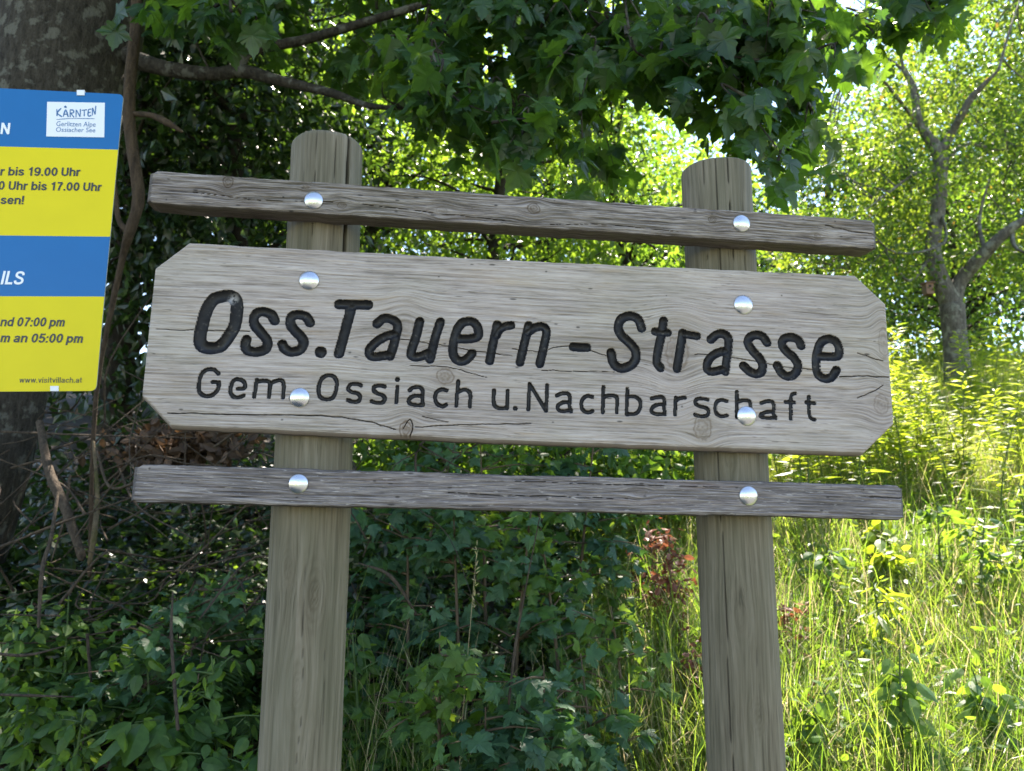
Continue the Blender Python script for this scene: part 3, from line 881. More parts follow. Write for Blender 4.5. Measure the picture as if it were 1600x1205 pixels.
NARCH = [(.09, .5), (.17, .63), (.3, .66), (.43, .6), (.46, .45), (.46, 0)]
GL = {  # plain grotesque letters as centre lines: (width, strokes), cap height 1
    'N': (.65, [[(.1, 0), (.1, 1)], [(.1, .97), (.55, .03)], [(.55, 0), (.55, 1)]]), 'I': (.2, [[(.1, 0), (.1, 1)]]), 'L': (.5, [[(.1, 1), (.1, 0)], [(.1, .085), (.5, .085)]]),
    'S': (.66, [[(.56, .7), (.5, .86), (.33, .915), (.15, .86), (.11, .7), (.2, .58), (.34, .51), (.5, .43), (.57, .28), (.5, .13), (.33, .085), (.14, .13), (.08, .3)]]),
    'U': (.66, [[(.1, 1), (.1, .35), (.15, .17), (.33, .085), (.51, .17), (.56, .35), (.56, 1)]]), 'h': (.55, [[(.09, 0), (.09, 1)], NARCH]), 'n': (.55, [[(.09, 0), (.09, .74)], NARCH]),
    'r': (.36, [[(.09, 0), (.09, .74)], [(.09, .45), (.16, .6), (.27, .655), (.36, .655)]]), 'b': (.57, [[(.09, 0), (.09, 1)], ell(.29, .37, .2, .285)]), 'd': (.57, [[(.48, 0), (.48, 1)], ell(.28, .37, .2, .285)]),
    'p': (.57, [[(.09, -.27), (.09, .74)], ell(.29, .37, .2, .285)]), 'i': (.18, [[(.09, 0), (.09, .74)], [(.09, .84), (.09, 1)]]), 'l': (.18, [[(.09, 0), (.09, 1)]]),
    's': (.5, [[(.42, .52), (.37, .63), (.25, .66), (.12, .61), (.1, .5), (.2, .41), (.33, .35), (.43, .25), (.4, .13), (.26, .085), (.12, .12), (.07, .24)]]),
    'e': (.54, [[(.1, .37), (.47, .37)], [(.46, .37), (.44, .55), (.28, .66), (.13, .57), (.09, .37), (.13, .16), (.28, .085), (.41, .13), (.46, .23)]]),
    'm': (.78, [[(.09, 0), (.09, .74)], [(.09, .5), (.16, .63), (.27, .66), (.37, .6), (.39, .45), (.39, 0)], [(.39, .5), (.46, .63), (.57, .66), (.67, .6), (.69, .45), (.69, 0)]]),
    'a': (.54, [[(.1, .52), (.14, .62), (.26, .66), (.4, .61), (.43, .48), (.43, .12), (.46, 0)], [(.43, .4), (.25, .37), (.1, .3), (.08, .19), (.14, .1), (.25, .08), (.38, .14), (.43, .25)]]),
    'u': (.55, [[(.09, .74), (.09, .28), (.13, .14), (.25, .08), (.38, .13), (.46, .25)], [(.46, 0), (.46, .74)]]), 'v': (.5, [[(.06, .74), (.25, .03)], [(.25, .03), (.44, .74)]]),
    'w': (.74, [[(.06, .74), (.2, .03)], [(.2, .03), (.37, .72)], [(.37, .72), (.54, .03)], [(.54, .03), (.68, .74)]]), 't': (.32, [[(.15, .95), (.15, .24), (.18, .12), (.31, .08)], [(0, .67), (.31, .67)]]),
    'c': (.52, [[(.45, .5), (.4, .62), (.28, .66), (.13, .57), (.09, .37), (.13, .16), (.28, .085), (.4, .12), (.45, .24)]]), '1': (.5, [[(.32, 0), (.32, 1)], [(.32, .95), (.24, .8), (.08, .75)]]),
    '9': (.56, [ell(.28, .66, .2, .26), [(.48, .66), (.47, .35), (.38, .13), (.25, .08), (.14, .12), (.09, .23)]]), '0': (.56, [ell(.28, .5, .19, .42)]), '7': (.55, [[(.05, .915), (.5, .915)], [(.49, .9), (.3, .52), (.2, 0)]]),
    '5': (.56, [[(.5, .915), (.1, .915)], [(.145, .95), (.1, .45)], [(.1, .46), (.2, .57), (.32, .6), (.45, .5), (.48, .33), (.42, .15), (.27, .08), (.13, .13), (.08, .26)]]),
    '.': (.2, [[(.1, 0), (.1, .18)]]), ':': (.2, [[(.1, 0), (.1, .18)], [(.1, .52), (.1, .7)]]), '!': (.2, [[(.1, .28), (.1, 1)], [(.1, 0), (.1, .18)]]), ' ': (.22, [])}


def gtext(name, body, left, right, cap, mat, hw=.085, shear=0.0):
    V = []; F = []; x = 0.0; ns = 0
    for ch in body:
        wd, st = GL[ch]
        for pts in st:
            P = catmull(pts, 4) if len(pts) > 2 else np.array(pts, float)
            P = P + [x, 0]
            d = unit2(np.gradient(P, axis=0)) if not np.allclose(P[0], P[-1]) else unit2(np.roll(P[:-1], -1, 0) - np.roll(P[:-1], 1, 0))[list(range(len(P) - 1)) + [0]]
            nn = np.stack([-d[:, 1], d[:, 0]], -1) * hw
            b0 = len(V)
            for a, b_ in zip(P + nn, P - nn): V += [(a[0], a[1], ns), (b_[0], b_[1], ns)]
            F += [(b0 + 2 * i, b0 + 2 * i + 1, b0 + 2 * i + 3, b0 + 2 * i + 2) for i in range(len(P) - 1)]
            ns += 1
        x += wd + (.07 if ch != ' ' else .05)
    V = np.array(V); wid = x - .07
    A, B = ihit(*left), ihit(*right)
    up = np.array([0, 0, 1.0]) * np.linalg.norm(ihit(left[0], left[1] - cap) - A)
    w = A + (B - A) * ((V[:, 0] + shear * V[:, 1]) / wid)[:, None] + up * V[:, 1:2] + INW * (.0006 + V[:, 2:3] * .00002)
    return mesh(name, w, np.array(F), mat, INFO)


def unit2(a): return a / (np.linalg.norm(a, axis=-1, keepdims=True) + 1e-9)


# the lines as far as the picture shows them
gtext("heading_lettering", "N", (0.2, 209.5), (15, 210), 17.5, M_txtw, .08)
gtext("lettering", "r bis 19.00 Uhr", (0, 274.5), (125, 275.5), 13.4, M_txtk)
gtext("lettering", "0 Uhr bis 17.00 Uhr", (-3, 296.5), (158.5, 299), 13.4, M_txtk)
gtext("lettering", "sen!", (0.5, 319), (37, 319.5), 13.4, M_txtk)
gtext("heading_lettering", "ILS", (0.5, 444.5), (36, 445), 21, M_txtw, .08, .1)
gtext("lettering", "nd 07:00 pm", (0, 510), (100, 510.5), 14.2, M_txtk, .085, .1)
gtext("lettering", "m an 05:00 pm", (0, 535), (128.5, 536), 14.2, M_txtk, .085, .1)
gtext("web_address_lettering", "www.visitvillach.at", (30, 598.3), (128, 598.3), 8.6, M_txtk, .055)
for nm, body, l, r_, cp in (("sticker_lettering", "Gerlitzen Alpe", (88, 197.5), (149.5, 198.5), 8.0), ("sticker_lettering", "Ossiacher See", (87.5, 206.3), (149, 207.3), 7.6)):
    itext(nm, body, l, r_, cp, M_txtb, INFO, off=.0013).parent = sticker


def iribbon(name, strokes_, hw, off, mat, parent):
    V = []; F = []
    for pts in strokes_:
        P = catmull(pts, 4) if len(pts) > 2 else np.array(pts, float)
        d = np.gradient(P, axis=0); nrm = np.stack([-d[:, 1], d[:, 0]], -1); nrm /= (np.linalg.norm(nrm, axis=1)[:, None] + 1e-9)
        hwv = hw * (0.75 + 0.5 * np.abs(np.sin(np.arange(len(P)) * .7)))[:, None]
        a, b_ = P + nrm * hwv, P - nrm * hwv
        b0 = len(V)
        for i in range(len(P)):
            V.append(ihit(*a[i]) + INW * off); V.append(ihit(*b_[i]) + INW * off)
        for i in range(len(P) - 1):
            F.append((b0 + 2 * i, b0 + 2 * i + 1, b0 + 2 * i + 3, b0 + 2 * i + 2))
    return mesh(name, np.array(V), np.array(F), mat, parent)


logo = [[(89, 171), (89.5, 182)], [(96, 169.5), (90, 177), (97, 183)], [(99, 183), (103, 172), (107, 183.5)], [(100, 179), (106, 179)], [(101, 167.5), (103, 166.5), (103.5, 168.5), (101, 167.5)],
        [(110, 171.5), (110, 183.5)], [(110, 172), (115, 173), (115, 176.5), (110.5, 177.5)], [(111, 177.5), (116, 184)], [(119, 184), (119.5, 172)], [(119.5, 172), (125.5, 183)], [(125.5, 183), (126, 171)],
        [(128, 173), (136, 172)], [(132, 172.5), (132, 182)], [(138.5, 171.5), (138, 181.5), (143, 181)], [(138.5, 171.5), (143, 171)], [(138.5, 176.5), (142, 176)],
        [(144.5, 181), (145, 169)], [(145, 169), (149, 179.5)], [(149, 179.5), (150, 166)]]
iribbon("logo_lettering", logo, .9, .0013, M_txtb, INFO).parent = sticker
iribbon("logo_underline", [[(88.5, 187.3), (110, 185.8), (148, 186)]], .45, .0013, M_txtb, INFO).parent = sticker
# two slim steel uprights that carry the panel, clear of the tree behind
M_steel = simple_mat("dull_steel", (0.22, 0.23, 0.23), 0.5, 0.8)


def tube_arrays(pts, rad, n=10, seed=0, rough=0.0, smooth_n=0):
    P = catmull(pts, smooth_n) if smooth_n else np.asarray(pts, float)
    rad = np.interp(np.linspace(0, 1, len(P)), np.linspace(0, 1, len(rad)), rad)
    d = np.gradient(P, axis=0); d /= np.linalg.norm(d, axis=1)[:, None] + 1e-9
    ref = np.array([0.31, 0.17, 0.93]) if abs(d[:, 2].mean()) < .8 else np.array([.9, .3, .1])
    a = np.cross(d, ref); a /= np.linalg.norm(a, axis=1)[:, None] + 1e-9
    b_ = np.cross(d, a)
    th = np.linspace(0, 2 * math.pi, n, endpoint=False)
    TT, II = np.meshgrid(th, np.arange(len(P)))
    s = np.cumsum(np.r_[0, np.linalg.norm(np.diff(P, axis=0), axis=1)])
    rr = rad[:, None] * (1 + rough * (fbm(s[:, None] / (rad.mean() * 2.5) + 0 * TT, np.abs(TT - math.pi) * 3 + 7, seed, 3) - .5) * 2)
    V = P[:, None, :] + a[:, None, :] * (rr * np.cos(TT))[..., None] + b_[:, None, :] * (rr * np.sin(TT))[..., None]
    idx = np.arange(len(P) * n).reshape(len(P), n); nx_ = np.roll(idx, -1, 1)
    F = np.stack([idx[:-1], nx_[:-1], nx_[1:], idx[1:]], -1).reshape(-1, 4)
    V = np.concatenate([V.reshape(-1, 3), P[-1:] + d[-1:] * rad[-1]])
    last = idx[-1]; tip = np.full(n, len(V) - 1)
    F = np.concatenate([F, np.stack([last, np.roll(last, -1), tip, tip], -1)])
    return V, F


def tubes(name, specs, mat, parent=None, n=10, rough=0.0, seed=0, smooth_n=4):
    Vs = []; Fs = []; b0 = 0
    for i, sp in enumerate(specs):
        V, F = tube_arrays(sp[0], sp[1], sp[2] if len(sp) > 2 else n, seed + i, rough, smooth_n if len(sp[0]) > 2 else 0)
        Vs.append(V); Fs.append(F + b0); b0 += len(V)
    F = np.concatenate(Fs)
    tri = F[:, 2] == F[:, 3]
    return mesh(name, np.concatenate(Vs), [F[~tri], F[tri][:, :3]], mat, parent, smooth=True)


for px in (-10, -118):
    a = ihit(px, 150) - INW * .02; b_ = a.copy(); b_[2] = float(hgt(a[0], a[1])) - .2
    tubes("upright", [([b_, a], [.013, .013], 12)], M_steel, INFO)

# ------------------------------------------------------------------ foliage tools
def leaf_template(outline, centre, fold=0.25, droop=0.2):
    """a fan of triangles; outline of the right half from base to tip, mirrored"""
    right = [np.array(q, float) for q in outline]
    left = [np.array([-q[0], q[1]]) for q in outline[1:-1]][::-1]
    P = [np.array(centre, float)] + right + left
    P = np.array(P)
    z = -fold * np.abs(P[:, 0]) - droop * np.clip(P[:, 1], 0, 2) ** 2 * .5 + .06 * np.sin(P[:, 0] * 9) * np.abs(P[:, 0])
    V = np.column_stack([P, z])
    n = len(P) - 1
    F = np.array([(0, 1 + k, 1 + (k + 1) % n) for k in range(n)])
    return V, F


MAPLE_OUT = [(0, 0), (.15, -.09), (.35, -.08), (.41, .01), (.35, .13), (.53, .22), (.58, .33), (.72, .50), (.56, .50), (.45, .60), (.29, .49), (.34, .66), (.22, .73), (.17, .90), (.08, .95), (0, 1.12)]
MAPLE_VAR = [leaf_template(MAPLE_OUT, (0, .3), f_, d_) for f_, d_ in ((.12, .15), (.3, .35), (.5, .25), (-.15, .6))]
MAPLE = MAPLE_VAR[1]
MAPLE_S = leaf_template([(0, 0), (.36, -.04), (.26, .16), (.62, .5), (.2, .46), (.2, .72), (0, 1.05)], (0, .3), .22, .25)
OVATE = leaf_template([(0, 0), (.2, .14), (.3, .38), (.24, .68), (0, 1.0)], (0, .4), .35, .3)
BLADE4 = leaf_template([(0, 0), (.28, .4), (0, 1.0)], (0, .42), .3, .3)
SERR = leaf_template([(0, 0), (.16, .02), (.24, .1), (.25, .13), (.31, .22), (.305, .26), (.335, .36), (.315, .39), (.32, .5), (.285, .53), (.27, .64), (.235, .66), (.19, .78), (.15, .8), (.09, .9), (0, 1.05)], (0, .4), .3, .35)
LANCE = leaf_template([(0, 0), (.075, .15), (.11, .4), (.075, .72), (0, 1.0)], (0, .4), .5, .7)
QUADL = (np.array([(0, 0, 0), (.3, .45, -.08), (0, 1, -.1), (-.3, .45, -.08)], float), np.array([(0, 1, 2), (0, 2, 3)]))


def unit(a): return a / (np.linalg.norm(a, axis=-1, keepdims=True) + 1e-9)


def scatter(tmpl, P, D, Nn, S, tint):
    """leaf copies: base points P, tip directions D, normals Nn, lengths S"""
    TV, TF = tmpl
    y = unit(D); z = unit(Nn - y * np.sum(Nn * y, -1, keepdims=True)); x = np.cross(y, z)
    n, k = len(P), len(TV)
    V = P[:, None, :] + S[:, None, None] * (TV[None, :, 0:1] * x[:, None] + TV[None, :, 1:2] * y[:, None] + TV[None, :, 2:3] * z[:, None])
    F = (TF[None] + (np.arange(n) * k)[:, None, None]).reshape(-1, TF.shape[1])
    return V.reshape(-1, 3), F, np.repeat(tint, k)


def scatter_var(tmpls, P, D, Nn, S, T):
    """the same with several leaf forms mixed"""
    P, D, Nn, S, T = (np.array(q) for q in (P, D, Nn, S, T))
    k = np.arange(len(P)) % len(tmpls)
    return [scatter(t_, P[k == i], D[k == i], Nn[k == i], S[k == i], T[k == i]) for i, t_ in enumerate(tmpls) if (k == i).any()]


def foliage(name, parts, mat, parent=None):
    """parts: list of scatter() results, joined into one mesh"""
    Vs, Fs, Ts = [], [], []; b0 = 0
    for V, F, T in parts:
        Vs.append(V); Fs.append(F + b0); Ts.append(T); b0 += len(V)
    return mesh(name, np.concatenate(Vs), np.concatenate(Fs), mat, parent, dict(tint=np.concatenate(Ts)), smooth=False)


def rdir(r, n): return unit(r.normal(size=(n, 3)))


def crown_leaves(r, n, c, rad, nclump, spread, size, tmpl, hang=0.35, shell=0.55, keep=None, tmean=0.5):
    """leaves gathered in clumps through an ellipsoid"""
    c = np.array(c, float); rad = np.array(rad, float)
    q = rdir(r, nclump) * (r.uniform(0, 1, (nclump, 1)) ** (1 / (1 + 3 * shell)))
    C = c + q * rad
    ct = np.clip(tmean + r.normal(0, .22, nclump), 0, 1)
    k = r.randint(0, nclump, n)
    P = C[k] + r.normal(0, 1, (n, 3)) * spread * np.array([1, 1, .7])
    if keep is not None:
        m = keep(P); P = P[m]; k = k[m]; n = len(P)
    out = unit(P - c)
    D = unit(out * .5 + rdir(r, n) * .9 + np.array([0, 0, -hang]))
    Nn = unit(np.array([0, 0, .8]) + rdir(r, n) * 1.0)
    S = size * r.uniform(.65, 1.25, n)
    return scatter(tmpl, P, D, Nn, S, np.clip(ct[k] + r.normal(0, .13, n), 0, 1)), C


def limb_to(a, b, r, sag=0.15):
    a = np.array(a, float); b = np.array(b, float)
    l = np.linalg.norm(b - a)
    j = r.normal(0, .07 * l, (2, 3))
    return [a, a + (b - a) * .35 + j[0] + [0, 0, sag * l], a + (b - a) * .7 + j[1] + [0, 0, sag * l * .6], b]


# leaf colours
M_maple = leaf_mat("maple_leaf", (0.014, 0.042, 0.017), (0.036, 0.085, 0.028), (0.09, 0.24, 0.015), (0.25, 0.44, 0.03), .40, .38, .45)
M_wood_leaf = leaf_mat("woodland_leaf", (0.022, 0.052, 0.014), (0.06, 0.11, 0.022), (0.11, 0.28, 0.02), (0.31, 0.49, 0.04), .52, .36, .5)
M_dark_leaf = leaf_mat("shade_toned_leaf", (0.009, 0.024, 0.009), (0.022, 0.047, 0.015), (0.04, 0.10, 0.01), (0.10, 0.20, 0.02), .32, .3, .6)  # woodland leaf darkened so its colour carries the wood's deep shade
M_apple = leaf_mat("apple_leaf", (0.030, 0.062, 0.016), (0.085, 0.125, 0.026), (0.11, 0.25, 0.02), (0.37, 0.50, 0.04), .5, .4, .4, odd=(0.40, 0.27, 0.03))
M_field = leaf_mat("field_maple_leaf", (0.030, 0.085, 0.046), (0.078, 0.160, 0.078), (0.07, 0.18, 0.03), (0.18, 0.36, 0.05), .38, .45, .28)
M_herb = leaf_mat("herb_leaf", (0.028, 0.075, 0.020), (0.065, 0.135, 0.035), (0.12, 0.27, 0.02), (0.32, 0.48, 0.04), .45, .45, .3)
M_fern = leaf_mat("fern_leaf", (0.025, 0.06, 0.015), (0.05, 0.10, 0.025), (0.08, 0.18, 0.02), (0.2, 0.32, 0.03), .4, .5, .3)
M_golden = leaf_mat("goldenrod_leaf", (0.045, 0.095, 0.018), (0.11, 0.165, 0.03), (0.25, 0.42, 0.02), (0.52, 0.60, 0.04), .52, .42, .4)
M_red = leaf_mat("red_leaf", (0.12, 0.04, 0.028), (0.20, 0.075, 0.045), (0.22, 0.06, 0.03), (0.30, 0.11, 0.05), .4, .5, .3)
M_grass = leaf_mat("grass_blade", (0.045, 0.095, 0.020), (0.18, 0.215, 0.07), (0.20, 0.40, 0.03), (0.50, 0.60, 0.08), .48, .38, .45, odd=(0.50, 0.42, 0.22))
M_litter = leaf_mat("dead_leaf", (0.022, 0.014, 0.009), (0.10, 0.062, 0.038), (0.08, 0.04, 0.02), (0.2, 0.11, 0.05), .15, .6, .3)
M_bark = bark_mat("grey_maple_bark", (0.013, 0.011, 0.0085), (0.066, 0.058, 0.046), lichen=(0.15, 0.15, 0.125), lichen_amt=.55, scale=1.9)
M_bark_dark = bark_mat("dark_bark", (0.018, 0.015, 0.011), (0.06, 0.05, 0.038))
M_bark_brown = bark_mat("brown_bark", (0.02, 0.014, 0.009), (0.085, 0.058, 0.036), scale=2.0)
M_bark_apple = bark_mat("apple_bark", (0.04, 0.036, 0.03), (0.17, 0.155, 0.125), lichen=(0.28, 0.29, 0.23), lichen_amt=.5)
M_twig = bark_mat("dead_twig", (0.022, 0.016, 0.012), (0.11, 0.085, 0.06), scale=3.0)
M_moss = bark_mat("mossy_twig", (0.06, 0.05, 0.03), (0.16, 0.12, 0.07), moss=(0.06, 0.06, 0.018), scale=2.5)
M_stem = simple_mat("green_stem", (0.05, 0.09, 0.025), .6, 0, .3, .3, 30)
M_straw = simple_mat("straw_stalk", (0.34, 0.27, 0.15), .7, 0, .3, .3, 60)
M_woody = simple_mat("woody_stem", (0.09, 0.065, 0.04), .8, 0, .2, .3, 60)


def gz(x, y): return float(hgt(x, y))


# ------------------------------------------------------------------ the big maple on the left
def big_maple():
    r = rs(101)
    base = np.array([-2.38, 3.05, gz(-2.38, 3.05) - .1])
    T = thing("maple_tree", base, "thick grey barked maple with lichen behind the blue and yellow panel, overhanging the sign", "tree")
    top = np.array([-1.72, 3.1, 5.6])
    trunk = [base + [-.06, 0, -.3], base + [0, 0, .25], at(-98, 800, 3.05), at(8, 400, 3.05), at(112, 60, 3.05), at(130, -250, 3.1), top, top + [.2, .3, 1.8], top + [.1, .6, 3.6]]
    specs = [(trunk, [.31, .285, .27, .27, .275, .27, .23, .16, .05], 40)]
    # the two dark limbs that show, and boughs above the frame
    l1 = [at(150, 70, 3.05), at(240, 103, 3.0), at(330, 116, 2.95), at(378, 111, 2.95), at(440, 127, 2.9), at(520, 146, 2.85), at(575, 165, 2.8), at(640, 170, 2.75)]
    l2 = [at(372, 112, 2.95), at(392, 80, 2.93), at(470, 64, 2.9), at(540, 44, 2.85), at(645, 12, 2.8), at(760, -25, 2.75), at(900, -55, 2.7)]
    specs += [(l1, [.05, .034, .028, .027, .022, .017, .012, .006], 14), (l2, [.022, .022, .02, .018, .015, .012, .008], 12)]
    boughs = []
    for (s, e, w) in [(top, (0.2, 2.6, 4.4), .05), (top, (1.1, 2.7, 4.1), .045), (top + [0, .1, .3], (1.0, 3.6, 5.2), .05), (top + [.1, .2, .8], (-.2, 2.1, 6.3), .05), (top, (-1.0, 1.9, 5.4), .05),
                      (top, (-3.9, 2.3, 5.6), .06), (top + [.1, .3, 1], (-3.4, 4.6, 7.2), .06), (top + [0, .2, .5], (.2, 4.8, 6.6), .06), (top, (-2.6, 1.6, 5.0), .05), (top + [.1, .2, 1.], (1.5, 3.4, 6.4), .05), (top, (.6, 2.3, 4.6), .05), (top + [.1, .2, .8], (.8, 5.4, 6.2), .06)]:
        pts = limb_to(s, e, r, .12); boughs.append(np.array(catmull(pts, 6))); specs.append((pts, [w, w * .75, w * .5, w * .15], 10))
    boughs.append(np.array(catmull(l1[2:], 4))); boughs.append(np.array(catmull(l2, 4)))
    B = np.concatenate(boughs)
    # leafy twigs seen in the picture: (photo px, py, distance)
    cl = []
    env_x = [380, 480, 600, 700, 800, 900, 960, 1040, 1100, 1180, 1235, 1290, 1315]
    env_y = [40, 95, 130, 190, 250, 275, 285, 225, 205, 245, 250, 160, 70]
    while len(cl) < 285:
        px = r.uniform(385, 1312); y1 = np.interp(px, env_x, env_y)
        py = r.uniform(-70, y1 + 5)
        if px > 1195 and r.uniform() < (.55 if py < 150 else .2): continue
        if px < 640 and r.uniform() < .72: continue
        if fbm(np.array([px / 95.]), np.array([py / 70.]), 91, 2)[0] < .43: continue
        if px >= 640 and py > 120 and fbm(np.array([px / 70.]), np.array([py / 60.]), 92, 2)[0] < .46: continue
        cl.append((px, py, r.uniform(3.0, 3.9) if px < 640 else r.uniform(2.05, 3.5) if px < 1050 else r.uniform(2.0, 2.7)))
    for _ in range(30):
        px = r.uniform(1090, 1300); cl.append((px, r.uniform(70, 265 - max(0, px - 1230) * .9), r.uniform(2.1, 2.7)))
    for _ in range(62): cl.append((r.uniform(540, 1200), r.uniform(-60, 135), r.uniform(2.3, 3.4)))
    for _ in range(16): cl.append((r.uniform(1350, 1490), r.uniform(-50, 62), r.uniform(2.3, 2.7)))
    for _ in range(16): cl.append((r.uniform(190, 400), r.uniform(-70, 45), r.uniform(2.2, 2.8)))
    P, D, Nn, S, TT = [], [], [], [], []
    cl = [np.array(at(*q)) for q in cl]
    cl.sort(key=lambda c: np.min(np.linalg.norm((B - c) * [1, 1, .8], axis=1)))
    nodes = [q for q in B]
    for c in cl:
        BB = np.array(nodes)
        j = np.argmin(np.linalg.norm((BB - c) * [1, 1, .8] - [0, 0, .08], axis=1) + r.uniform(0, .1, len(BB))); a = BB[j]; nodes.append(c)
        mid = (a + c) / 2 + [0, 0, .06] + r.normal(0, .04, 3)
        specs.append(([a, mid, c + [0, 0, .03]], [.006, .0035, .0012], 5))
        ax = unit(c - a)
        n = r.randint(7, 13); tn = np.clip(r.normal(.5, .2), 0, 1)
        for k in range(n):
            s = r.uniform(-.15, .03)
            b0 = c + ax * s + r.normal(0, .05, 3) * [1, 1, .8]
            out = unit(r.normal(0, 1, 3) * [1, 1, .5] + ax * .4)
            d = unit(out * .75 + np.array([0, 0, -r.uniform(.35, 1.1)]))
            nn = unit(np.array([out[0] * .8, out[1] * .8 - .25, .75]) + r.normal(0, .35, 3))
            P.append(b0); D.append(d); Nn.append(nn); S.append(.096 * r.uniform(.42, 1.0)); TT.append(np.clip(tn + r.normal(0, .15), 0, 1))
    near = scatter_var(MAPLE_VAR, P, D, Nn, S, TT)
    # unseen rest of the crown, filled out to shade the sign and undergrowth
    def keep(p):
        d = p - CAM
        zc = d @ FWD; px = 800 + FPX * d[:, 0] / zc; py = 602.5 - FPX * (d @ UPV) / zc
        return ~((py > -40) & (py < 1300) & (px > -60) & (px < 1660) & (zc > 0)) & (p[:, 2] > 2.6)
    up1, C1 = crown_leaves(r, 8000, (-1.1, 3.3, 6.4), (3.0, 2.4, 2.6), 150, .24, .13, MAPLE_S, keep=keep)
    up2, C2 = crown_leaves(r, 3600, (.1, 2.5, 4.9), (1.6, 1.0, .8), 70, .22, .13, MAPLE_S, keep=keep)
    up_shade, C3 = crown_leaves(r, 2300, (.45, 5.4, 6.3), (1.2, 1.0, .8), 66, .2, .13, MAPLE_S, keep=keep)  # unseen clumps added in the sun's path to shade the seedlings
    for c in np.concatenate([C1[:80], C2[:30], C3[:30]]):
        j = np.argmin(np.linalg.norm(B - c, axis=1))
        if keep(c[None])[0]: specs.append(([B[j], (B[j] + c) / 2 + [0, 0, .1], c], [.012, .007, .003], 5))
    tubes("trunk", specs, M_bark, T, rough=.10, seed=5, smooth_n=5)
    foliage("crown", near + [up1, up2, up_shade], M_maple, T)


big_maple()


# ------------------------------------------------------------------ woodland trees and shrubs behind
def woodland_tree(x, y, h, rad, nleaf, size, mat, bark, label, seed, tr=.12, low=.25, name="woodland_tree", clumps=120, spread=.28, cat="tree", group=None, tmpl=BLADE4, tmean=.5, lean=(0, 0)):
    r = rs(seed)
    z = gz(x, y)
    T = thing(name, (x, y, z), label, cat, group)
    b = np.array([x, y, z]); ln = np.array([lean[0], lean[1], 0])
    c = b + ln * .6 + [0, 0, h * (low + (1 - low) / 2)]
    rd = (rad, rad, h * (1 - low) / 2)
    lv, C = crown_leaves(r, nleaf, c, rd, clumps, spread, size, tmpl, tmean=tmean)
    axis = [b - [0, 0, .2], b + ln * .15 + [r.normal(0, .05), 0, h * .25], b + ln * .4 + [r.normal(0, .1), r.normal(0, .1), h * .55], b + ln * .7 + [r.normal(0, .12), 0, h * .92]]
    A = np.array(catmull(axis, 6))
    specs = [(axis, [tr * 1.25, tr * .9, tr * .6, tr * .12], 14)]
    for cc in C[:min(len(C), 46)]:
        zz = cc[2] - .35 * np.linalg.norm(cc[:2] - b[:2])
        j = np.argmin(np.abs(A[:, 2] - max(zz, b[2] + .15 * h)))
        specs.append((limb_to(A[j], cc, r, .05), [tr * .3, tr * .2, tr * .12, tr * .04], 6))
    tubes("trunk", specs, bark, T, rough=.1, seed=seed)
    foliage("crown", [lv], mat, T)
    return T


G_w = "trees at the edge of the wood behind the sign"
# dense shaded wood on the left
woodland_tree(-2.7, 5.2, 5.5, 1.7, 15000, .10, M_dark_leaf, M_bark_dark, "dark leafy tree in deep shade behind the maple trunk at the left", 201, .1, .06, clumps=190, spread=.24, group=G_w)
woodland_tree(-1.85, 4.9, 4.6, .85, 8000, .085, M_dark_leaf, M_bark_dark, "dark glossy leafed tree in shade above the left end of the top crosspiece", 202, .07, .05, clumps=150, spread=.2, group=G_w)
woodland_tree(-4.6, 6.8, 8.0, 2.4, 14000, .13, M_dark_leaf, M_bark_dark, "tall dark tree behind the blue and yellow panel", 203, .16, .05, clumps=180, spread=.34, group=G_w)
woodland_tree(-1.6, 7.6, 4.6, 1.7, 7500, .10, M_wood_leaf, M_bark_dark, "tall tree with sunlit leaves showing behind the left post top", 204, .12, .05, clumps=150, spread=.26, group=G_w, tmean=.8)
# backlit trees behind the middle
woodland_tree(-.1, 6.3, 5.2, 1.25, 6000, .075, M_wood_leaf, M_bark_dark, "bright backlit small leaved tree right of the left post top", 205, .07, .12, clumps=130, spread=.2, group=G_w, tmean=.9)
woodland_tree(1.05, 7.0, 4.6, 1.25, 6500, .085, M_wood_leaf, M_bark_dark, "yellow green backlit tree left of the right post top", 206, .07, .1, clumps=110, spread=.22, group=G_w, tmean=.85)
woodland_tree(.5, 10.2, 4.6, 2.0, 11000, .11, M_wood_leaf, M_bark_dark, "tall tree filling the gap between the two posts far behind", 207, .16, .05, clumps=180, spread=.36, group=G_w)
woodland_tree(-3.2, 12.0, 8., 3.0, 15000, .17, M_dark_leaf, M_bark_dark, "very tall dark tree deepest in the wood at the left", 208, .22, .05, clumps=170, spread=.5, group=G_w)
woodland_tree(-7.2, 9.5, 9.5, 3.0, 10000, .18, M_dark_leaf, M_bark_dark, "broad dark tree at the far left edge of the picture", 209, .2, .05, clumps=140, spread=.5, group=G_w)


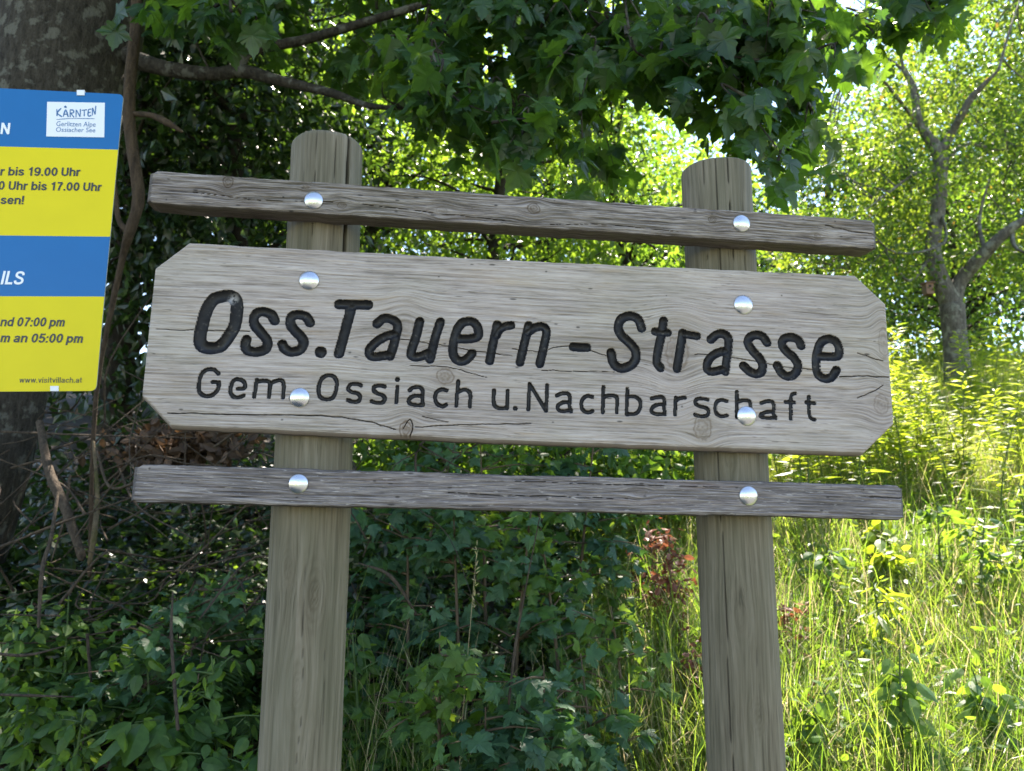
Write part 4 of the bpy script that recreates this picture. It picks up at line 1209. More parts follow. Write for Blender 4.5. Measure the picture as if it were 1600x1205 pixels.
# ------------------------------------------------------------------ the apple tree on the right
def apple_tree():
    r = rs(301)
    Y = 9.0
    base = np.array(at(1497, 600, Y)); base[2] = gz(base[0], Y)
    T = thing("apple_tree", base, "old apple tree with a forked grey trunk in the sunlit meadow on the right", "tree")
    fork = at(1487, 478, Y)
    s = []
    s.append(([base - [0, 0, .3], base + [0, 0, .3], at(1492, 530, Y), fork], [.19, .15, .13, .14], 22))
    left = [fork, at(1462, 420, Y), at(1458, 375, Y), at(1466, 320, Y), at(1468, 245, Y), at(1448, 212, Y), at(1434, 185, Y), at(1428, 140, Y), at(1412, 108, Y)]
    s.append((left, [.12, .10, .088, .085, .085, .06, .05, .045, .03], 18))
    right = [fork, at(1500, 440, Y), at(1530, 405, Y - .2), at(1562, 372, Y - .4), at(1590, 350, Y - .5), at(1640, 330, Y - .6)]
    s.append((right, [.10, .085, .08, .065, .05, .03], 16))
    s.append(([at(1466, 245, Y), at(1486, 210, Y - .1), at(1505, 175, Y - .3), at(1520, 150, Y - .4), at(1560, 110, Y - .6)], [.06, .05, .045, .04, .015], 12))
    for pts, w in [([at(1463, 270, Y), at(1430, 272, Y - .3), at(1390, 300, Y - .6), at(1350, 330, Y - .8)], .028), ([at(1458, 380, Y), at(1430, 350, Y + .3), at(1400, 345, Y + .5), at(1340, 380, Y + .7)], .03),
                   ([at(1475, 255, Y), at(1510, 225, Y + .2), at(1560, 235, Y + .5), at(1620, 220, Y + .6)], .03), ([at(1540, 395, Y - .2), at(1530, 350, Y), at(1540, 300, Y + .2), at(1552, 270, Y + .3)], .028),
                   ([at(1455, 400, Y), at(1420, 440, Y - .2), at(1385, 400, Y - .4), at(1330, 420, Y - .5)], .024), ([at(1580, 360, Y - .4), at(1590, 390, Y - .6), at(1640, 400, Y - .8)], .03),
                   ([at(1430, 190, Y), at(1400, 150, Y - .3), at(1370, 120, Y - .5), at(1320, 120, Y - .6)], .025), ([at(1412, 110, Y), at(1380, 90, Y), at(1330, 100, Y + .2)], .02), ([at(1412, 110, Y), at(1400, 50, Y), at(1380, -20, Y)], .02),
                   ([at(1560, 110, Y - .6), at(1580, 40, Y - .6), at(1600, -20, Y)], .018), ([at(1470, 330, Y), at(1475, 380, Y - .4), at(1400, 395, Y - .9), at(1350, 350, Y - 1.2)], .022)]:
        s.append((pts, [w, w * .8, w * .5, w * .2], 8))
    trunkpts = np.concatenate([catmull(np.array(q[0]), 4) for q in s[1:]])
    lv = []; tw = []
    big = np.concatenate([catmull(np.array(q[0]), 6) for q in s[:4]])
    def part(n, px0, px1, py0, py1, d0, d1, ncl, spread, size, tmean, keepf=.0):
        C = np.array([at(r.uniform(px0, px1), r.uniform(py0, py1), r.uniform(d0, d1)) for _ in range(ncl)])
        ct = np.clip(tmean + r.normal(0, .3, ncl), 0, 1)
        k = r.randint(0, ncl, n)
        P = C[k] + r.normal(0, 1, (n, 3)) * spread
        dm = np.min(np.hypot(P[:, None, 0] - big[None, :, 0], P[:, None, 2] - big[None, :, 2]), axis=1)
        k_ = ~((dm < .12) & (P[:, 1] < Y)); P = P[k_]; k = k[k_]; n = len(P)
        D = unit(rdir(r, n) + [0, 0, -.3]); Nn = unit(rdir(r, n) * 1. + [0, 0, .7])
        lv.append(scatter(BLADE4, P, D, Nn, size * r.uniform(.6, 1.25, n), np.where(r.uniform(0, 1, n) < .012, 1., np.clip(ct[k] + r.normal(0, .2, n), 0, .9))))
        for c in C[::3]:
            j = np.argmin(np.linalg.norm(trunkpts - c, axis=1))
            tw.append((limb_to(trunkpts[j], c, r, .03), [.012, .009, .006, .003], 5))
    part(13500, 1240, 1700, 190, 420, 8.4, 10.6, 95, .18, .08, .42)
    part(13500, 1365, 1740, -70, 190, 8.4, 11.4, 125, .2, .08, .5)
    part(1800, 1245, 1420, 190, 270, 8.4, 9.8, 40, .15, .065, .6)
    part(3000, 1210, 1430, 330, 440, 7.9, 9.5, 60, .17, .065, .45)
    tubes("trunk", s + tw, M_bark_apple, T, rough=.09, seed=8)
    foliage("crown", lv, M_apple, T)
    # nest box on the trunk
    c = np.array(at(1450, 452, Y - .16))
    B = thing("nest_box", c, "small reddish wooden nest box hung on the apple tree trunk", "nest box")
    M_box = simple_mat("nest_box_wood", (0.20, 0.115, 0.075), .7, 0, .3, .3, 40)
    M_hole = simple_mat("nest_box_dark", (0.012, 0.01, 0.008), .9)
    def box(nm, x0, x1, y0, y1, z0, z1, m, slope=0):
        V = np.array([(x0, y0, z0), (x1, y0, z0), (x1, y1, z0), (x0, y1, z0), (x0, y0, z1), (x1, y0, z1), (x1, y1, z1 + slope), (x0, y1, z1 + slope)]) + c
        mesh(nm, V, np.array([(0, 3, 2, 1), (4, 5, 6, 7), (0, 1, 5, 4), (1, 2, 6, 5), (2, 3, 7, 6), (3, 0, 4, 7)]), m, B)
    box("box", -.045, .045, -.05, .05, -.07, .06, M_box)
    box("roof", -.06, .06, -.075, .06, .062, .072, M_box, .02)
    a = np.linspace(0, 2 * math.pi, 14, endpoint=False)
    V = np.column_stack([np.cos(a) * .016, np.full(14, -.0525), np.sin(a) * .016 + .025]) + c
    mesh("entrance_hole_disc", V, np.array([list(range(14))]), M_hole, B)  # flat dark disc, its colour stands in for the shade inside the opening


apple_tree()

# trees behind the meadow
G_m = "trees beyond the meadow"
for i, (x, y, h, rad, n, sz, mt, lab, tm) in enumerate([
    (3.4, 14.5, 4.0, 1.7, 9000, .11, M_wood_leaf, "yellow green young tree right behind the right post top", .5),
    (6.2, 14.0, 5.0, 2.0, 9000, .12, M_dark_leaf, "dark green bush like tree behind the apple tree trunk", .5),
    (9.8, 13.5, 6.5, 2.3, 9000, .13, M_dark_leaf, "dark green tree at the right edge behind the apple tree", .6),
    (11.2, 18.0, 10.0, 3.2, 12000, .17, M_apple, "tall pale green tree high behind the apple crown", .5),
    (4.9, 22.0, 6.0, 2.6, 8000, .2, M_dark_leaf, "dark distant tree low behind the right post", .6),
    (12.5, 20.0, 9.0, 3.2, 8000, .2, M_wood_leaf, "broad tree farthest right beyond the meadow", .5),
    (2.6, 18.5, 8.5, 2.6, 9000, .18, M_wood_leaf, "tall tree standing behind the right post", .7),
    (7.0, 27.0, 6.5, 4.0, 8000, .26, M_dark_leaf, "round dark tree on the slope far beyond the meadow", .7),
    (6.6, 11.2, 3.4, 1.3, 6000, .08, M_wood_leaf, "small sunlit tree beside the apple tree at the right edge", .5),
]):
    woodland_tree(x, y, h, rad, n, sz, mt, M_bark_dark, lab, 400 + i, .1, .03, clumps=110, spread=.16 * rad, group=G_m, tmean=tm)


# ------------------------------------------------------------------ thin trunks, dead wood and litter under the maple
def stick(name, pts, rad, mat, label, cat, group=None, extra=()):
    b = np.array(pts[0])
    o = tubes(name, [(pts, rad, 10)] + list(extra), mat, None, rough=.18, seed=int(abs(b[0] * 100)) + 3)
    return tag(o, label, cat, group)


Yd = 2.55
stick("dead_sapling", [at(214, -60, Yd), at(212, 40, Yd), at(204, 120, Yd), at(203, 200, Yd), at(214, 280, Yd), at(216, 320, Yd), at(202, 365, Yd), at(188, 420, Yd + .05), at(150, 620, Yd + .1), at(140, 900, Yd + .1)],
      [.018, .02, .021, .021, .021, .02, .017, .011, .008, .007], M_bark_brown, "thin crooked brown dead sapling between the panel and the wooden sign", "dead sapling",
      extra=[([at(200, 362, Yd), at(186, 345, Yd), at(182, 315, Yd), at(178, 260, Yd)], [.012, .01, .008, .005], 8), ([at(205, 178, Yd), at(235, 180, Yd - .03), at(262, 192, Yd - .05), at(284, 206, Yd - .05)], [.009, .011, .013, .006], 8)])
FB = "dead branches under the maple"
for pts, rd, lab in [
    ([at(62, 660, 2.6), at(78, 740, 2.5), at(105, 800, 2.45), at(128, 872, 2.4)], [.012, .015, .015, .012], "pale dead branch slanting beside the trunk foot, thickest of the dead wood"),
    ([at(146, 690, 2.6), at(152, 770, 2.5), at(148, 830, 2.4), at(140, 880, 2.4)], [.005, .007, .009, .007], "mossy upright dead branch under the left end of the lower crosspiece"),
    ([at(90, 770, 2.4), at(80, 840, 2.3), at(66, 890, 2.25), at(60, 980, 2.2)], [.005, .006, .006, .004], "thin bent dead branch hanging left of the pale one"),
    ([at(-20, 1020, 2.0), at(40, 1024, 2.0), at(100, 1010, 2.05)], [.0035, .004, .0012], "straight dead branch lying at the left edge above the litter"),
    ([at(-20, 1085, 1.9), at(50, 1087, 1.9), at(115, 1089, 1.9)], [.003, .0035, .0012], "lowest straight dead branch at the left edge"),
    ([at(150, 700, 2.4), at(170, 760, 2.35), at(205, 757, 2.3), at(214, 752, 2.3)], [.004, .004, .005, .004], "pale twig reaching to the left end of the lower crosspiece"),
    ([at(270, 925, 2.1), at(268, 1000, 2.05), at(278, 1140, 1.95)], [.002, .004, .0045], "upright grey dead stalk left of the left post"),
    ([at(560, 880, 2.5), at(610, 900, 2.4), at(650, 960, 2.4)], [.002, .006, .004], "dead branch in the dark gap right of the left post"),
    ([at(845, 800, 2.0), at(825, 900, 2.0), at(805, 1010, 1.98), at(795, 1100, 1.95)], [.0012, .0018, .0035, .003], "long slanting brown stalk in the middle of the undergrowth"),
]:
    stick("fallen_branch", pts, rd, M_moss if "mossy" in lab else M_twig, lab, "dead branch", FB)


def litter():
    r = rs(55)
    n = 9000
    x = r.uniform(-3.2, .1, n); y = r.uniform(1.7, 5.2, n)
    z = hgt(x, y) + r.uniform(0, .03, n)
    V = scatter(BLADE4, np.column_stack([x, y, z]), unit(np.column_stack([r.normal(0, 1, (n, 2)), r.normal(0, .3, n)])), unit(np.column_stack([r.normal(0, .5, (n, 2)), np.ones(n)])), r.uniform(.03, .085, n), r.uniform(0, 1, n))
    n3 = 1600
    x3 = r.uniform(-1.45, -.85, n3); y3 = r.uniform(1.75, 2.15, n3)
    V3 = scatter(BLADE4, np.column_stack([x3, y3, hgt(x3, y3) + r.uniform(.0, .03, n3)]), unit(np.column_stack([r.normal(0, 1, (n3, 2)), r.normal(0, .3, n3)])), unit(np.column_stack([r.normal(0, .5, (n3, 2)), np.ones(n3)])), r.uniform(.03, .07, n3), r.uniform(.5, 1, n3))
    # drift of dry leaves caught in the brushwood by the sign's left end
    n2 = 1000
    c = np.array([at(px, py, d) for px, py, d in zip(r.normal(285, 50, n2), r.normal(697, 16, n2), r.uniform(2.9, 3.3, n2))])
    V2 = scatter(OVATE, c, rdir(r, n2), rdir(r, n2), r.uniform(.03, .06, n2), r.uniform(.4, 1, n2))
    o = foliage("leaf_litter", [V, V2, V3], M_litter)
    tag(o, "brown dead leaves lying under the maple", "leaf litter", kind="stuff")


litter()


def brushwood():
    r = rs(77)
    sp = []
    for k in range(230):
        px, py = r.uniform(-40, 660), r.uniform(640, 1000)
        Y = r.uniform(2.3, 3.5)
        if px > 430 and r.uniform() < .4: continue
        a = np.array(at(px, py, Y)); l = r.uniform(.15, .7)
        d = unit(np.array([r.normal(0, 1), r.normal(0, .5), r.normal(0, .55)]))
        a[2] = max(a[2], gz(a[0], a[1]) + .03)
        w = r.uniform(.0015, .0055)
        sp.append(([a, a + d * l * .5 + r.normal(0, .04, 3), a + d * l + r.normal(0, .05, 3)], [w, w * .8, w * .4], 5))
    o = tubes("brushwood", sp, M_twig, None, rough=.1, seed=9)
    tag(o, "tangle of thin dead twigs under the trees", "brushwood", kind="stuff")


brushwood()


# ------------------------------------------------------------------ undergrowth plants
def sapling_mesh(T, r, h, spread, nb, tmpl, mat, size, stem_mat, droop=.3, per=9, tmean=.5, pair=False):
    """a woody seedling: leaning stem, side shoots, leaves along the shoots; built round T's location"""
    b = np.array(T.location)
    ln = r.normal(0, .12, 2) * h
    axis = [b - [0, 0, .05], b + [ln[0] * .2, ln[1] * .2, h * .35], b + [ln[0] * .6, ln[1] * .6, h * .7], b + [ln[0], ln[1], h]]
    A = np.array(catmull(axis, 6))
    sp = [(axis, [.007, .006, .004, .0015], 7)]
    P, D, Nn, S, TT = [], [], [], [], []
    shoots = [(A[len(A) // 2:], h * .4)]
    for k in range(nb):
        t = r.uniform(.12, .98); a = A[int(t * (len(A) - 1))]
        az = r.uniform(0, 2 * math.pi); l = spread * r.uniform(.5, 1.1) * (1.1 - .5 * t)
        e = a + np.array([math.cos(az) * l, math.sin(az) * l, l * r.uniform(-.1, .5)])
        pts = [a, (a + e) / 2 + [0, 0, .05 * l], e]
        sp.append((pts, [.0035, .0025, .001], 5)); shoots.append((np.array(catmull(pts, 5)), l))
    for q, l in shoots:
        tn = np.clip(tmean + r.normal(0, .18), 0, 1)
        for k in range(max(3, int(per * r.uniform(.7, 1.3)))):
            c = q[min(len(q) - 1, int(len(q) * r.uniform(.25, 1.0)))] + r.normal(0, .012, 3)
            out = unit(r.normal(0, 1, 3) * [1, 1, .35])
            P.append(c + out * .025); D.append(unit(out + [0, 0, -droop * r.uniform(.3, 1.8)]))
            Nn.append(unit(np.array([out[0] * .3, out[1] * .3 - .25, .9]) + r.normal(0, .55, 3))); S.append(size * r.uniform(.55, 1.2)); TT.append(np.clip(tn + r.normal(0, .14), 0, 1))
    tubes("stem", sp, stem_mat, T, seed=3)
    foliage("foliage", scatter_var(MAPLE_VAR if tmpl is MAPLE else [tmpl], P, D, Nn, S, TT), mat, T)


def place(px, py, Y):
    """a spot on the slope under photo pixel px at distance Y"""
    p = at(px, py, Y); return np.array([p[0], p[1], gz(p[0], p[1])])


G_f = "young field maples between the posts"
FM = [(600, 1.85, .40, "low bluish green maple seedling right of the left post foot"), (690, 2.05, .62, "bushy maple seedling in the middle, right of the slanting stalk's foot"), (760, 1.95, .55, "maple seedling with blue green lobed leaves in front of the middle"),
      (850, 2.0, .58, "maple seedling standing right of the slanting stalk"), (930, 2.1, .5, "maple seedling with its pale leaf tips before the sunlit grass"), (1010, 1.9, .38, "small maple seedling at the foot of the right post"),
      (640, 2.5, .75, "taller maple seedling behind, below the lower crosspiece left of centre"), (720, 2.4, .85, "tallest maple seedling reaching the lower crosspiece in the middle"), (800, 2.5, .8, "maple seedling reaching the lower crosspiece right of centre"),
      (880, 2.45, .75, "maple seedling under the lower crosspiece towards the right post"), (560, 1.95, .3, "lowest maple seedling beside the left post"), (700, 1.75, .34, "maple seedling nearest to the viewer, at the bottom edge left of centre"),
      (860, 1.75, .30, "maple seedling nearest to the viewer, at the bottom edge right of centre"), (980, 2.35, .5, "thin maple seedling left of the right post in the sun"), (340, 1.95, .32, "maple seedling at the bottom edge left of the left post"),
      (200, 2.45, .55, "maple seedling with dull leaves under the left end of the lower crosspiece"), (290, 2.6, .5, "maple seedling in shade behind the upright grey stalk"), (760, 2.8, .95, "maple seedling seen between the board and the lower crosspiece, right of the dark gap"),
      (900, 2.9, 1.0, "maple seedling seen between the board and the lower crosspiece near the right post"), (640, 3.0, .9, "maple seedling seen between the board and the lower crosspiece near the left post")]
for i, (px, Y, h, lab) in enumerate(FM):
    r = rs(500 + i)
    T = thing("maple_seedling", place(px, 1000, Y), lab, "seedling", G_f)
    thin = 900 < px < 1030
    sapling_mesh(T, r, h, .24 if Y < 2.7 else .34, 10 if thin else 23 if h > .45 else 17, MAPLE, M_herb if i % 4 == 1 else M_field, (.046, .038, .052, .042)[i % 4], M_woody, .35, 8 if thin else 11, (.5, .75, .3, .6)[i % 4])

G_h = "broad leaved herbs under the maple"
HB = [(60, 2.15, .42, "leafy herb in shade at the trunk foot by the left edge"), (130, 2.05, .45, "herb with drooping bright leaves below the pale dead branch"), (165, 1.95, .36, "herb with hanging yellow green leaves in the lower left"),
      (225, 2.1, .40, "herb with two large pale leaves left of the upright grey stalk"), (300, 2.05, .36, "herb right of the upright grey stalk"), (360, 2.2, .48, "herb with oval leaves close to the left post"),
      (400, 2.05, .36, "herb touching the left side of the left post"), (30, 1.85, .22, "low bright green herb in the lower left corner"), (400, 1.8, .22, "low herb at the bottom edge by the left post"),
      (110, 2.5, .5, "tall herb behind the pale dead branch"), (250, 2.35, .42, "dull green herb below the fern"), (570, 2.3, .45, "nettle leaved herb just right of the left post"), (470, 1.95, .3, "herb half hidden behind the left post foot"),
      (20, 2.45, .5, "herb beside the trunk at the left edge"), (320, 1.75, .16, "smallest herb at the bottom edge left of the post")]
for i, (px, Y, h, lab) in enumerate(HB):
    r = rs(600 + i)
    T = thing("woodland_herb", place(px, 1000, Y), lab, "herb", G_h)
    sapling_mesh(T, r, h, .17, 15, OVATE if i == 3 else SERR, M_herb, (.050, .040, .046, .054)[i % 4] if i != 3 else .095, M_stem, .6, 9, (.5, .8, .35, .6)[i % 4])


def fern(T, r, nf=9, l=.42):
    b = np.array(T.location)
    P, D, Nn, S, TT, sp = [], [], [], [], [], []
    for k in range(nf):
        az = 2 * math.pi * k / nf + r.normal(0, .25); ll = l * r.uniform(.75, 1.15)
        dh = np.array([math.cos(az), math.sin(az), 0]); q = []
        for s in np.linspace(0, 1, 26):
            q.append(b + dh * ll * s * .95 + [0, 0, ll * (1.0 * s - .85 * s * s)])
        q = np.array(q); sp.append((q[::3], [.003, .002, .0008], 5))
        tg = unit(np.gradient(q, axis=0)); sd = unit(np.cross(tg, [0, 0, 1.]))
        for i in range(4, 26):
            s = i / 25
            for sg in (-1, 1):
                P.append(q[i]); D.append(sd[i] * sg + tg[i] * .45); Nn.append(np.array([0, 0, 1.]) - tg[i] * .2); S.append(ll * .27 * math.sin(math.pi * (s * .86 + .1)) + .006); TT.append(np.clip(.4 + r.normal(0, .12), 0, 1))
    tubes("stem", sp, M_stem, T)
    foliage("fronds", [scatter(LANCE, np.array(P), np.array(D), np.array(Nn), np.array(S), np.array(TT))], M_fern, T)


for i, (px, Y, l, lab) in enumerate([(185, 2.9, .5, "green fern above the pale twig left of the lower crosspiece"), (330, 2.75, .5, "fern with spreading fronds right below the lower crosspiece's left end"), (390, 2.5, .36, "pale fern next to the left post"), (150, 2.55, .34, "fern in shade below the mossy branch")]):
    T = thing("fern", place(px, 900, Y) + [0, 0, .08], lab, "fern", "ferns under the maple")
    fern(T, rs(700 + i), 9, l)

# low shrubs that close the gap under the board
for i, (x, y, h, rad, lab) in enumerate([(-.35, 3.7, 1.0, .45, "low leafy shrub behind the left post, below the board"), (.35, 3.9, .95, .5, "low leafy shrub below the middle of the board"), (.85, 4.2, .8, .45, "low leafy shrub between the two posts near the right one")]):
    woodland_tree(x, y, h, rad, 2600, .055, M_herb, M_bark_dark, lab, 760 + i, .02, .02, name="low_shrub", clumps=60, spread=.09, cat="shrub", group="low shrubs behind the sign", tmpl=OVATE, tmean=.4)

# red leaved plants by the right post
for i, (px, Y, h, lab) in enumerate([(1050, 2.9, .5, "red leaved plant left of the right post below the lower crosspiece"), (1240, 2.8, .38, "red leaved plant right of the right post"), (1075, 2.6, .3, "small orange red plant touching the left side of the right post"), (1225, 2.5, .2, "low red plant at the right side of the right post"), (1030, 3.1, .5, "faded red plant farther behind, left of the right post")]):
    r = rs(800 + i)
    T = thing("red_leaved_plant", place(px, 950, Y), lab, "plant", "red leaved plants near the right post")
    sapling_mesh(T, r, h, .13, 18, OVATE, M_red, .034, M_woody, .3, 13, .5)

# nettles in the meadow foreground
for i, (px, Y, h, lab) in enumerate([(1400, 2.2, .50, "tall nettle with hanging toothed leaves in front of the sunlit grass"), (1360, 2.25, .36, "nettle left of the tall one"), (1280, 2.2, .34, "nettle close to the right side of the right post"), (1440, 2.15, .3, "short nettle right of the tall one"),
                                     (1560, 2.3, .4, "nettle near the right edge of the picture"), (1250, 2.05, .22, "lowest nettle at the right post foot"), (1500, 2.0, .2, "small nettle at the bottom edge on the right")]):
    r = rs(820 + i)
    T = thing("nettle", place(px, 1100, Y), lab, "nettle", "nettles in front of the meadow")
    sapling_mesh(T, r, h, .07, 12, SERR, M_herb, .055, M_stem, .9, 6, .6)


# broad leaved weeds in the meadow, a few forms repeated
r = rs(880)
GWD = "broad leaved weeds in the sunlit meadow"
wp = []
for k in range(32):
    px = r.uniform(1210, 1680) if k > 12 else r.uniform(930, 1080); Y = 2.45 * (5.6 / 2.45) ** r.uniform(0, 1)
    p = place(px, 900, Y)
    if k < 5:
        T = thing("meadow_weed", p, "broad leaved weed standing in the sunlit grass of the meadow", "wild plant", GWD)
        sapling_mesh(T, rs(885 + k), (.34, .45, .3, .5, .4)[k], .12, 10, (SERR, OVATE, LANCE, SERR, LANCE)[k], (M_golden, M_herb, M_golden, M_herb, M_golden)[k], (.055, .045, .085, .05, .07)[k], M_stem, .4, 8, .6)
        wp.append(T)
    else:
        copy_thing(wp[k % 5], p, r.uniform(0, 6.28), r.uniform(.75, 1.25))

# dry flower stalks in the undergrowth
GS = "dry grass stalks in front of the seedlings"
for i, (px, Y, h, dx, lab) in enumerate([(712, 1.95, .9, .05, "thin dry grass stalk crossing the seedlings right of the left post"), (1440, 2.0, .6, .03, "straw stalk among the nettles at the lower right"), (1330, 2.3, .7, -.05, "straw stalk in the meadow right of the right post")]):
    r = rs(860 + i); b = place(px, 1000, Y)
    T = thing("dry_stalk", b, lab, "grass stalk", GS)
    A = [b, b + [dx * .3, 0, h * .5], b + [dx, -.02, h]]
    tubes("stem", [(A, [.0011, .001, .0005], 5)], M_straw, T)
    P = np.array([np.array(A[2]) - [dx * .12 * q, 0, h * .16 * q] for q in r.uniform(-.15, 1, 26)])
    lv = scatter(LANCE, P, unit(r.normal(0, .5, (26, 3)) + [dx * 2, 0, .9]), rdir(r, 26), r.uniform(.008, .018, 26), np.full(26, 1.0))
    foliage("seed_head", [lv], M_grass, T)


# tall goldenrod stand on the slope
def goldenrod(T, r, h):
    b = np.array(T.location); ln = r.normal(0, .14, 2) * h
    axis = [b - [0, 0, .05], b + [ln[0] * .3, ln[1] * .3, h * .5], b + [ln[0], ln[1], h]]
    A = np.array(catmull(axis, 24))
    P, D, Nn, S, TT = [], [], [], [], []
    for i in range(5, len(A)):
        s = i / len(A)
        for k in range(1 if s < .5 else 2):
            az = i * 2.4 + k * 3.3 + r.normal(0, .5); el = r.uniform(.05, .7) + .8 * max(0, s - .75)
            o = np.array([math.cos(az), math.sin(az), el])
            P.append(A[i] + r.normal(0, .006, 3)); D.append(o); Nn.append(np.array([-o[0] * .6, -o[1] * .6, 1.]) + r.normal(0, .3, 3)); S.append(.15 * (1.05 - .55 * s) * r.uniform(.5, 1.25)); TT.append(np.clip(.35 + .4 * s + r.normal(0, .2), 0, 1))
    tubes("stem", [(axis, [.004, .003, .001], 5)], M_stem, T)
    foliage("foliage", [scatter(LANCE, np.array(P), np.array(D), np.array(Nn), np.array(S), np.array(TT))], M_golden, T)


protos = []
r = rs(900)
spots = []
for k in range(150):
    px = r.uniform(1200, 1680); Y = r.uniform(3.9, 7.8)
    if px < 1330 and Y > 6.5: continue
    spots.append((px, Y))
for i, (px, Y) in enumerate(spots):
    p = place(px, 600, Y)
    lab = "tall leafy goldenrod stem in the sunlit stand right of the sign board"
    if i < 6:
        T = thing("goldenrod_plant", p, lab, "wild plant", "goldenrod stems in the meadow")
        goldenrod(T, rs(910 + i), rs(910 + i).uniform(.75, 1.05)); protos.append(T)
    else:
        copy_thing(protos[i % 6], p, r.uniform(0, 6.28), r.uniform(.7, 1.2))


# ------------------------------------------------------------------ grass
def blades(r, P, h, w, bend, tint, seg=4):
    """curved tapering blades rooted at P"""
    n = len(P)
    az = r.uniform(0, 2 * math.pi, n); d = np.column_stack([np.cos(az), np.sin(az), np.zeros(n)])
    sd = np.column_stack([-np.sin(az + r.normal(0, .5, n)), np.cos(az), np.zeros(n)])
    t = np.linspace(0, 1, seg + 1)
    ang = bend[:, None] * t[None] ** 1.3
    st = h[:, None] / seg
    dx = np.cumsum(np.concatenate([np.zeros((n, 1)), np.sin(ang[:, 1:]) * st], 1), 1)
    dz = np.cumsum(np.concatenate([np.zeros((n, 1)), np.cos(ang[:, 1:]) * st], 1), 1)
    c = P[:, None] + d[:, None] * dx[..., None] + np.array([0, 0, 1.]) * dz[..., None]
    ww = w[:, None] * (1 - t[None] ** 1.8 * .93)
    V = np.stack([c - sd[:, None] * ww[..., None], c + sd[:, None] * ww[..., None]], 2).reshape(n, -1, 3)
    k = 2 * (seg + 1)
    f = np.array([(2 * i, 2 * i + 1, 2 * i + 3, 2 * i + 2) for i in range(seg)])
    F = (f[None] + (np.arange(n) * k)[:, None, None]).reshape(-1, 4)
    return V.reshape(-1, 3), F, np.repeat(tint, k)


def grass():
    r = rs(1000)
    parts = []
    def field(n, px0, px1, Y0, Y1, h0, h1, w, bmax, tm, tuft=5, tsp=.05, patch=.0, py=900, straw=.04):
        m = n // tuft
        px = r.uniform(px0, px1, m); Y = Y0 * (Y1 / Y0) ** r.uniform(0, 1, m)
        x = (px - 800) / FPX * Y * 1.02
        ht = fbm(x * 1.5, Y * 1.5, 61, 2)
        if patch > 0:
            kk = ht > patch; x, Y, ht = x[kk], Y[kk], ht[kk]; m = len(x)
        X = np.repeat(x, tuft) + r.normal(0, tsp, m * tuft); YY = np.repeat(Y, tuft) + r.normal(0, tsp, m * tuft)
        P = np.column_stack([X, YY, hgt(X, YY) - .01])
        h = r.uniform(h0, h1, m * tuft) * np.repeat(.6 + .8 * ht, tuft)
        tint = np.clip(np.repeat(tm + (fbm(x * .9, Y * .9, 63, 2) - .5) * 1.3 + r.normal(0, .1, m), tuft) + r.normal(0, .12, m * tuft), 0, .9)
        tint = np.where(r.uniform(0, 1, m * tuft) < straw, 1.0, tint)
        parts.append(blades(r, P, h, w * r.uniform(.6, 1.3, m * tuft), r.uniform(.2, bmax, m * tuft), tint))
    field(27000, 1120, 1680, 1.75, 3.0, .14, .44, .0023, 2.9, .35, 8, .07, straw=.14)
    field(42000, 1000, 1720, 2.8, 5.2, .2, .55, .0028, 2.9, .5, 9, .10, straw=.2)
    field(30000, 1100, 1760, 5.0, 9.5, .25, .6, .0045, 2.6, .5, 8, .12, straw=.16)
    field(9000, 1150, 1900, 9.0, 16.0, .3, .6, .009, 1.8, .6, 6, .15)
    field(6000, 900, 1150, 2.3, 4.5, .15, .38, .003, 2.2, .5, 6, .05, straw=.12)
    field(5500, -20, 900, 1.65, 2.4, .12, .34, .0019, 2.3, .25, 7, .04, .45, straw=.08)
    field(900, 540, 1080, 1.7, 2.5, .3, .62, .0017, 1.4, .4, 4, .04, .0, straw=.3)
    field(1500, 820, 1090, 1.75, 2.4, .15, .36, .0026, 2.0, .5, 6, .04, straw=.15)
    Vs, Fs, Ts = [], [], []; b0 = 0
    for V, F, T in parts:
        Vs.append(V); Fs.append(F + b0); Ts.append(T); b0 += len(V)
    o = mesh("grass", np.concatenate(Vs), np.concatenate(Fs), M_grass, None, dict(tint=np.concatenate(Ts)))
    tag(o, "long sunlit meadow grass with dry stalks on the slope", "grass", kind="stuff")


grass()


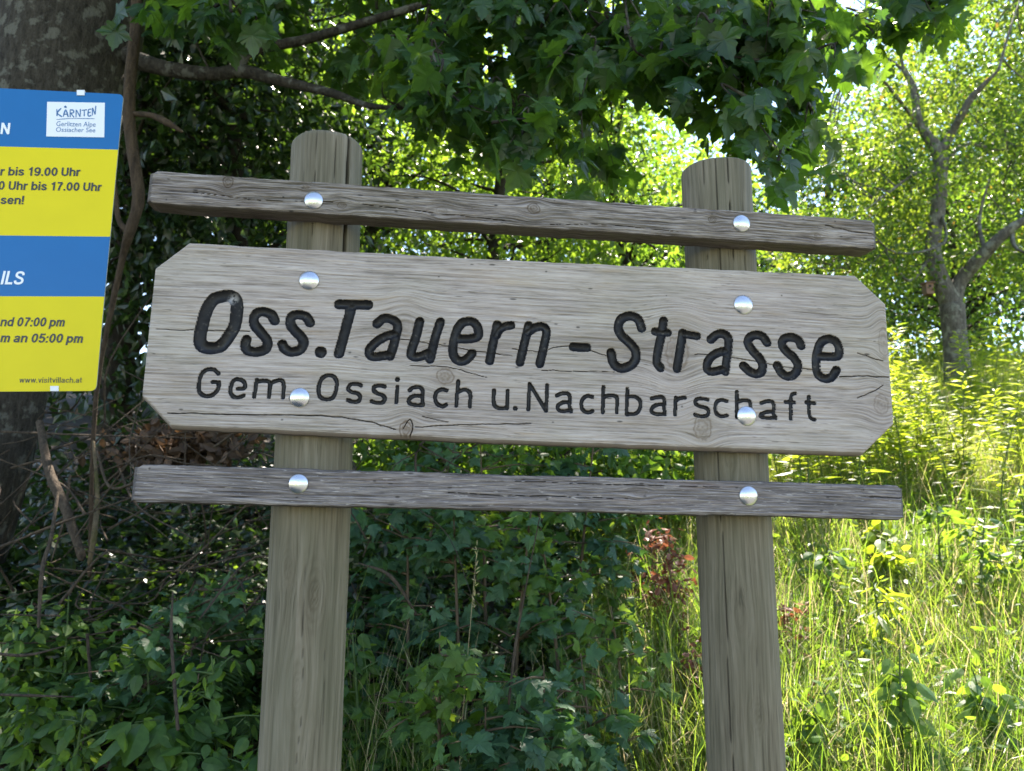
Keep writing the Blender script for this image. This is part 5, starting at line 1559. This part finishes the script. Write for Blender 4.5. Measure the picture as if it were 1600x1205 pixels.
def ground_cover():
    """small mixed weeds between the grasses and under the shrubs"""
    r = rs(1100)
    parts = []
    n = 9000
    px = r.uniform(-60, 1150, n); Y = 1.65 * (4.2 / 1.65) ** r.uniform(0, 1, n)
    x = (px - 800) / FPX * Y
    k = fbm(x * 2.2, Y * 2.2, 71, 2) > .46; x, Y = x[k], Y[k]; n = len(x)
    P = np.column_stack([x, Y, hgt(x, Y) + r.uniform(.02, .2, n) * fbm(x * 4, Y * 4, 73, 2) * 1.5])
    parts.append(scatter(OVATE, P, unit(np.column_stack([r.normal(0, 1, (n, 2)), r.normal(-.1, .4, n)])), unit(np.column_stack([r.normal(0, .4, n), r.normal(-.3, .4, n), np.ones(n)])), r.uniform(.02, .055, n), r.uniform(0, .8, n)))
    n = 9000
    px = r.uniform(-60, 640, n); Y = r.uniform(2.3, 3.9, n)
    x = (px - 800) / FPX * Y
    k = fbm(x * 2.6, Y * 2.6, 75, 2) > .53; x, Y = x[k], Y[k]; n = len(x)
    P = np.column_stack([x, Y, hgt(x, Y) + r.uniform(.02, .32, n)])
    parts.append(scatter(SERR, P, unit(np.column_stack([r.normal(0, 1, (n, 2)), r.normal(-.2, .4, n)])), unit(np.column_stack([r.normal(0, .4, n), r.normal(-.4, .4, n), np.ones(n)])), r.uniform(.02, .05, n), r.uniform(0, .7, n)))
    n = 5000
    px = r.uniform(1080, 1700, n); Y = 1.8 * (9 / 1.8) ** r.uniform(0, 1, n)
    x = (px - 800) / FPX * Y
    P = np.column_stack([x, Y, hgt(x, Y) + r.uniform(.03, .33, n)])
    parts.append(scatter(OVATE, P, unit(np.column_stack([r.normal(0, 1, (n, 2)), r.normal(0, .5, n)])), unit(np.column_stack([r.normal(0, .6, (n, 2)), np.ones(n)])), r.uniform(.02, .05, n), r.uniform(.3, 1, n)))
    o = foliage("ground_cover", parts, M_herb)
    tag(o, "low mixed weeds covering the bank", "weeds", kind="stuff")


ground_cover()


def undergrowth():
    """the mass of small shaded plants under the trees"""
    r = rs(1200)
    n = 15000
    px = r.uniform(-80, 900, n); Y = r.uniform(2.7, 5.2, n)
    x = (px - 800) / FPX * Y
    k = fbm(x * 2.1, Y * 2.1, 77, 2) > .42; x, Y = x[k], Y[k]; n = len(x)
    P = np.column_stack([x, Y, hgt(x, Y) + r.uniform(.02, .5, n) * fbm(x * 3, Y * 3, 78, 2) * 1.5])
    v = scatter(SERR, P, unit(np.column_stack([r.normal(0, 1, (n, 2)), r.normal(-.2, .5, n)])), unit(rdir(r, n) * .7 + [0, -.2, .8]), r.uniform(.025, .065, n), r.uniform(0, .9, n))
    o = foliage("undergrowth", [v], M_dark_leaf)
    tag(o, "dark shaded undergrowth under the trees", "undergrowth", kind="stuff")


undergrowth()
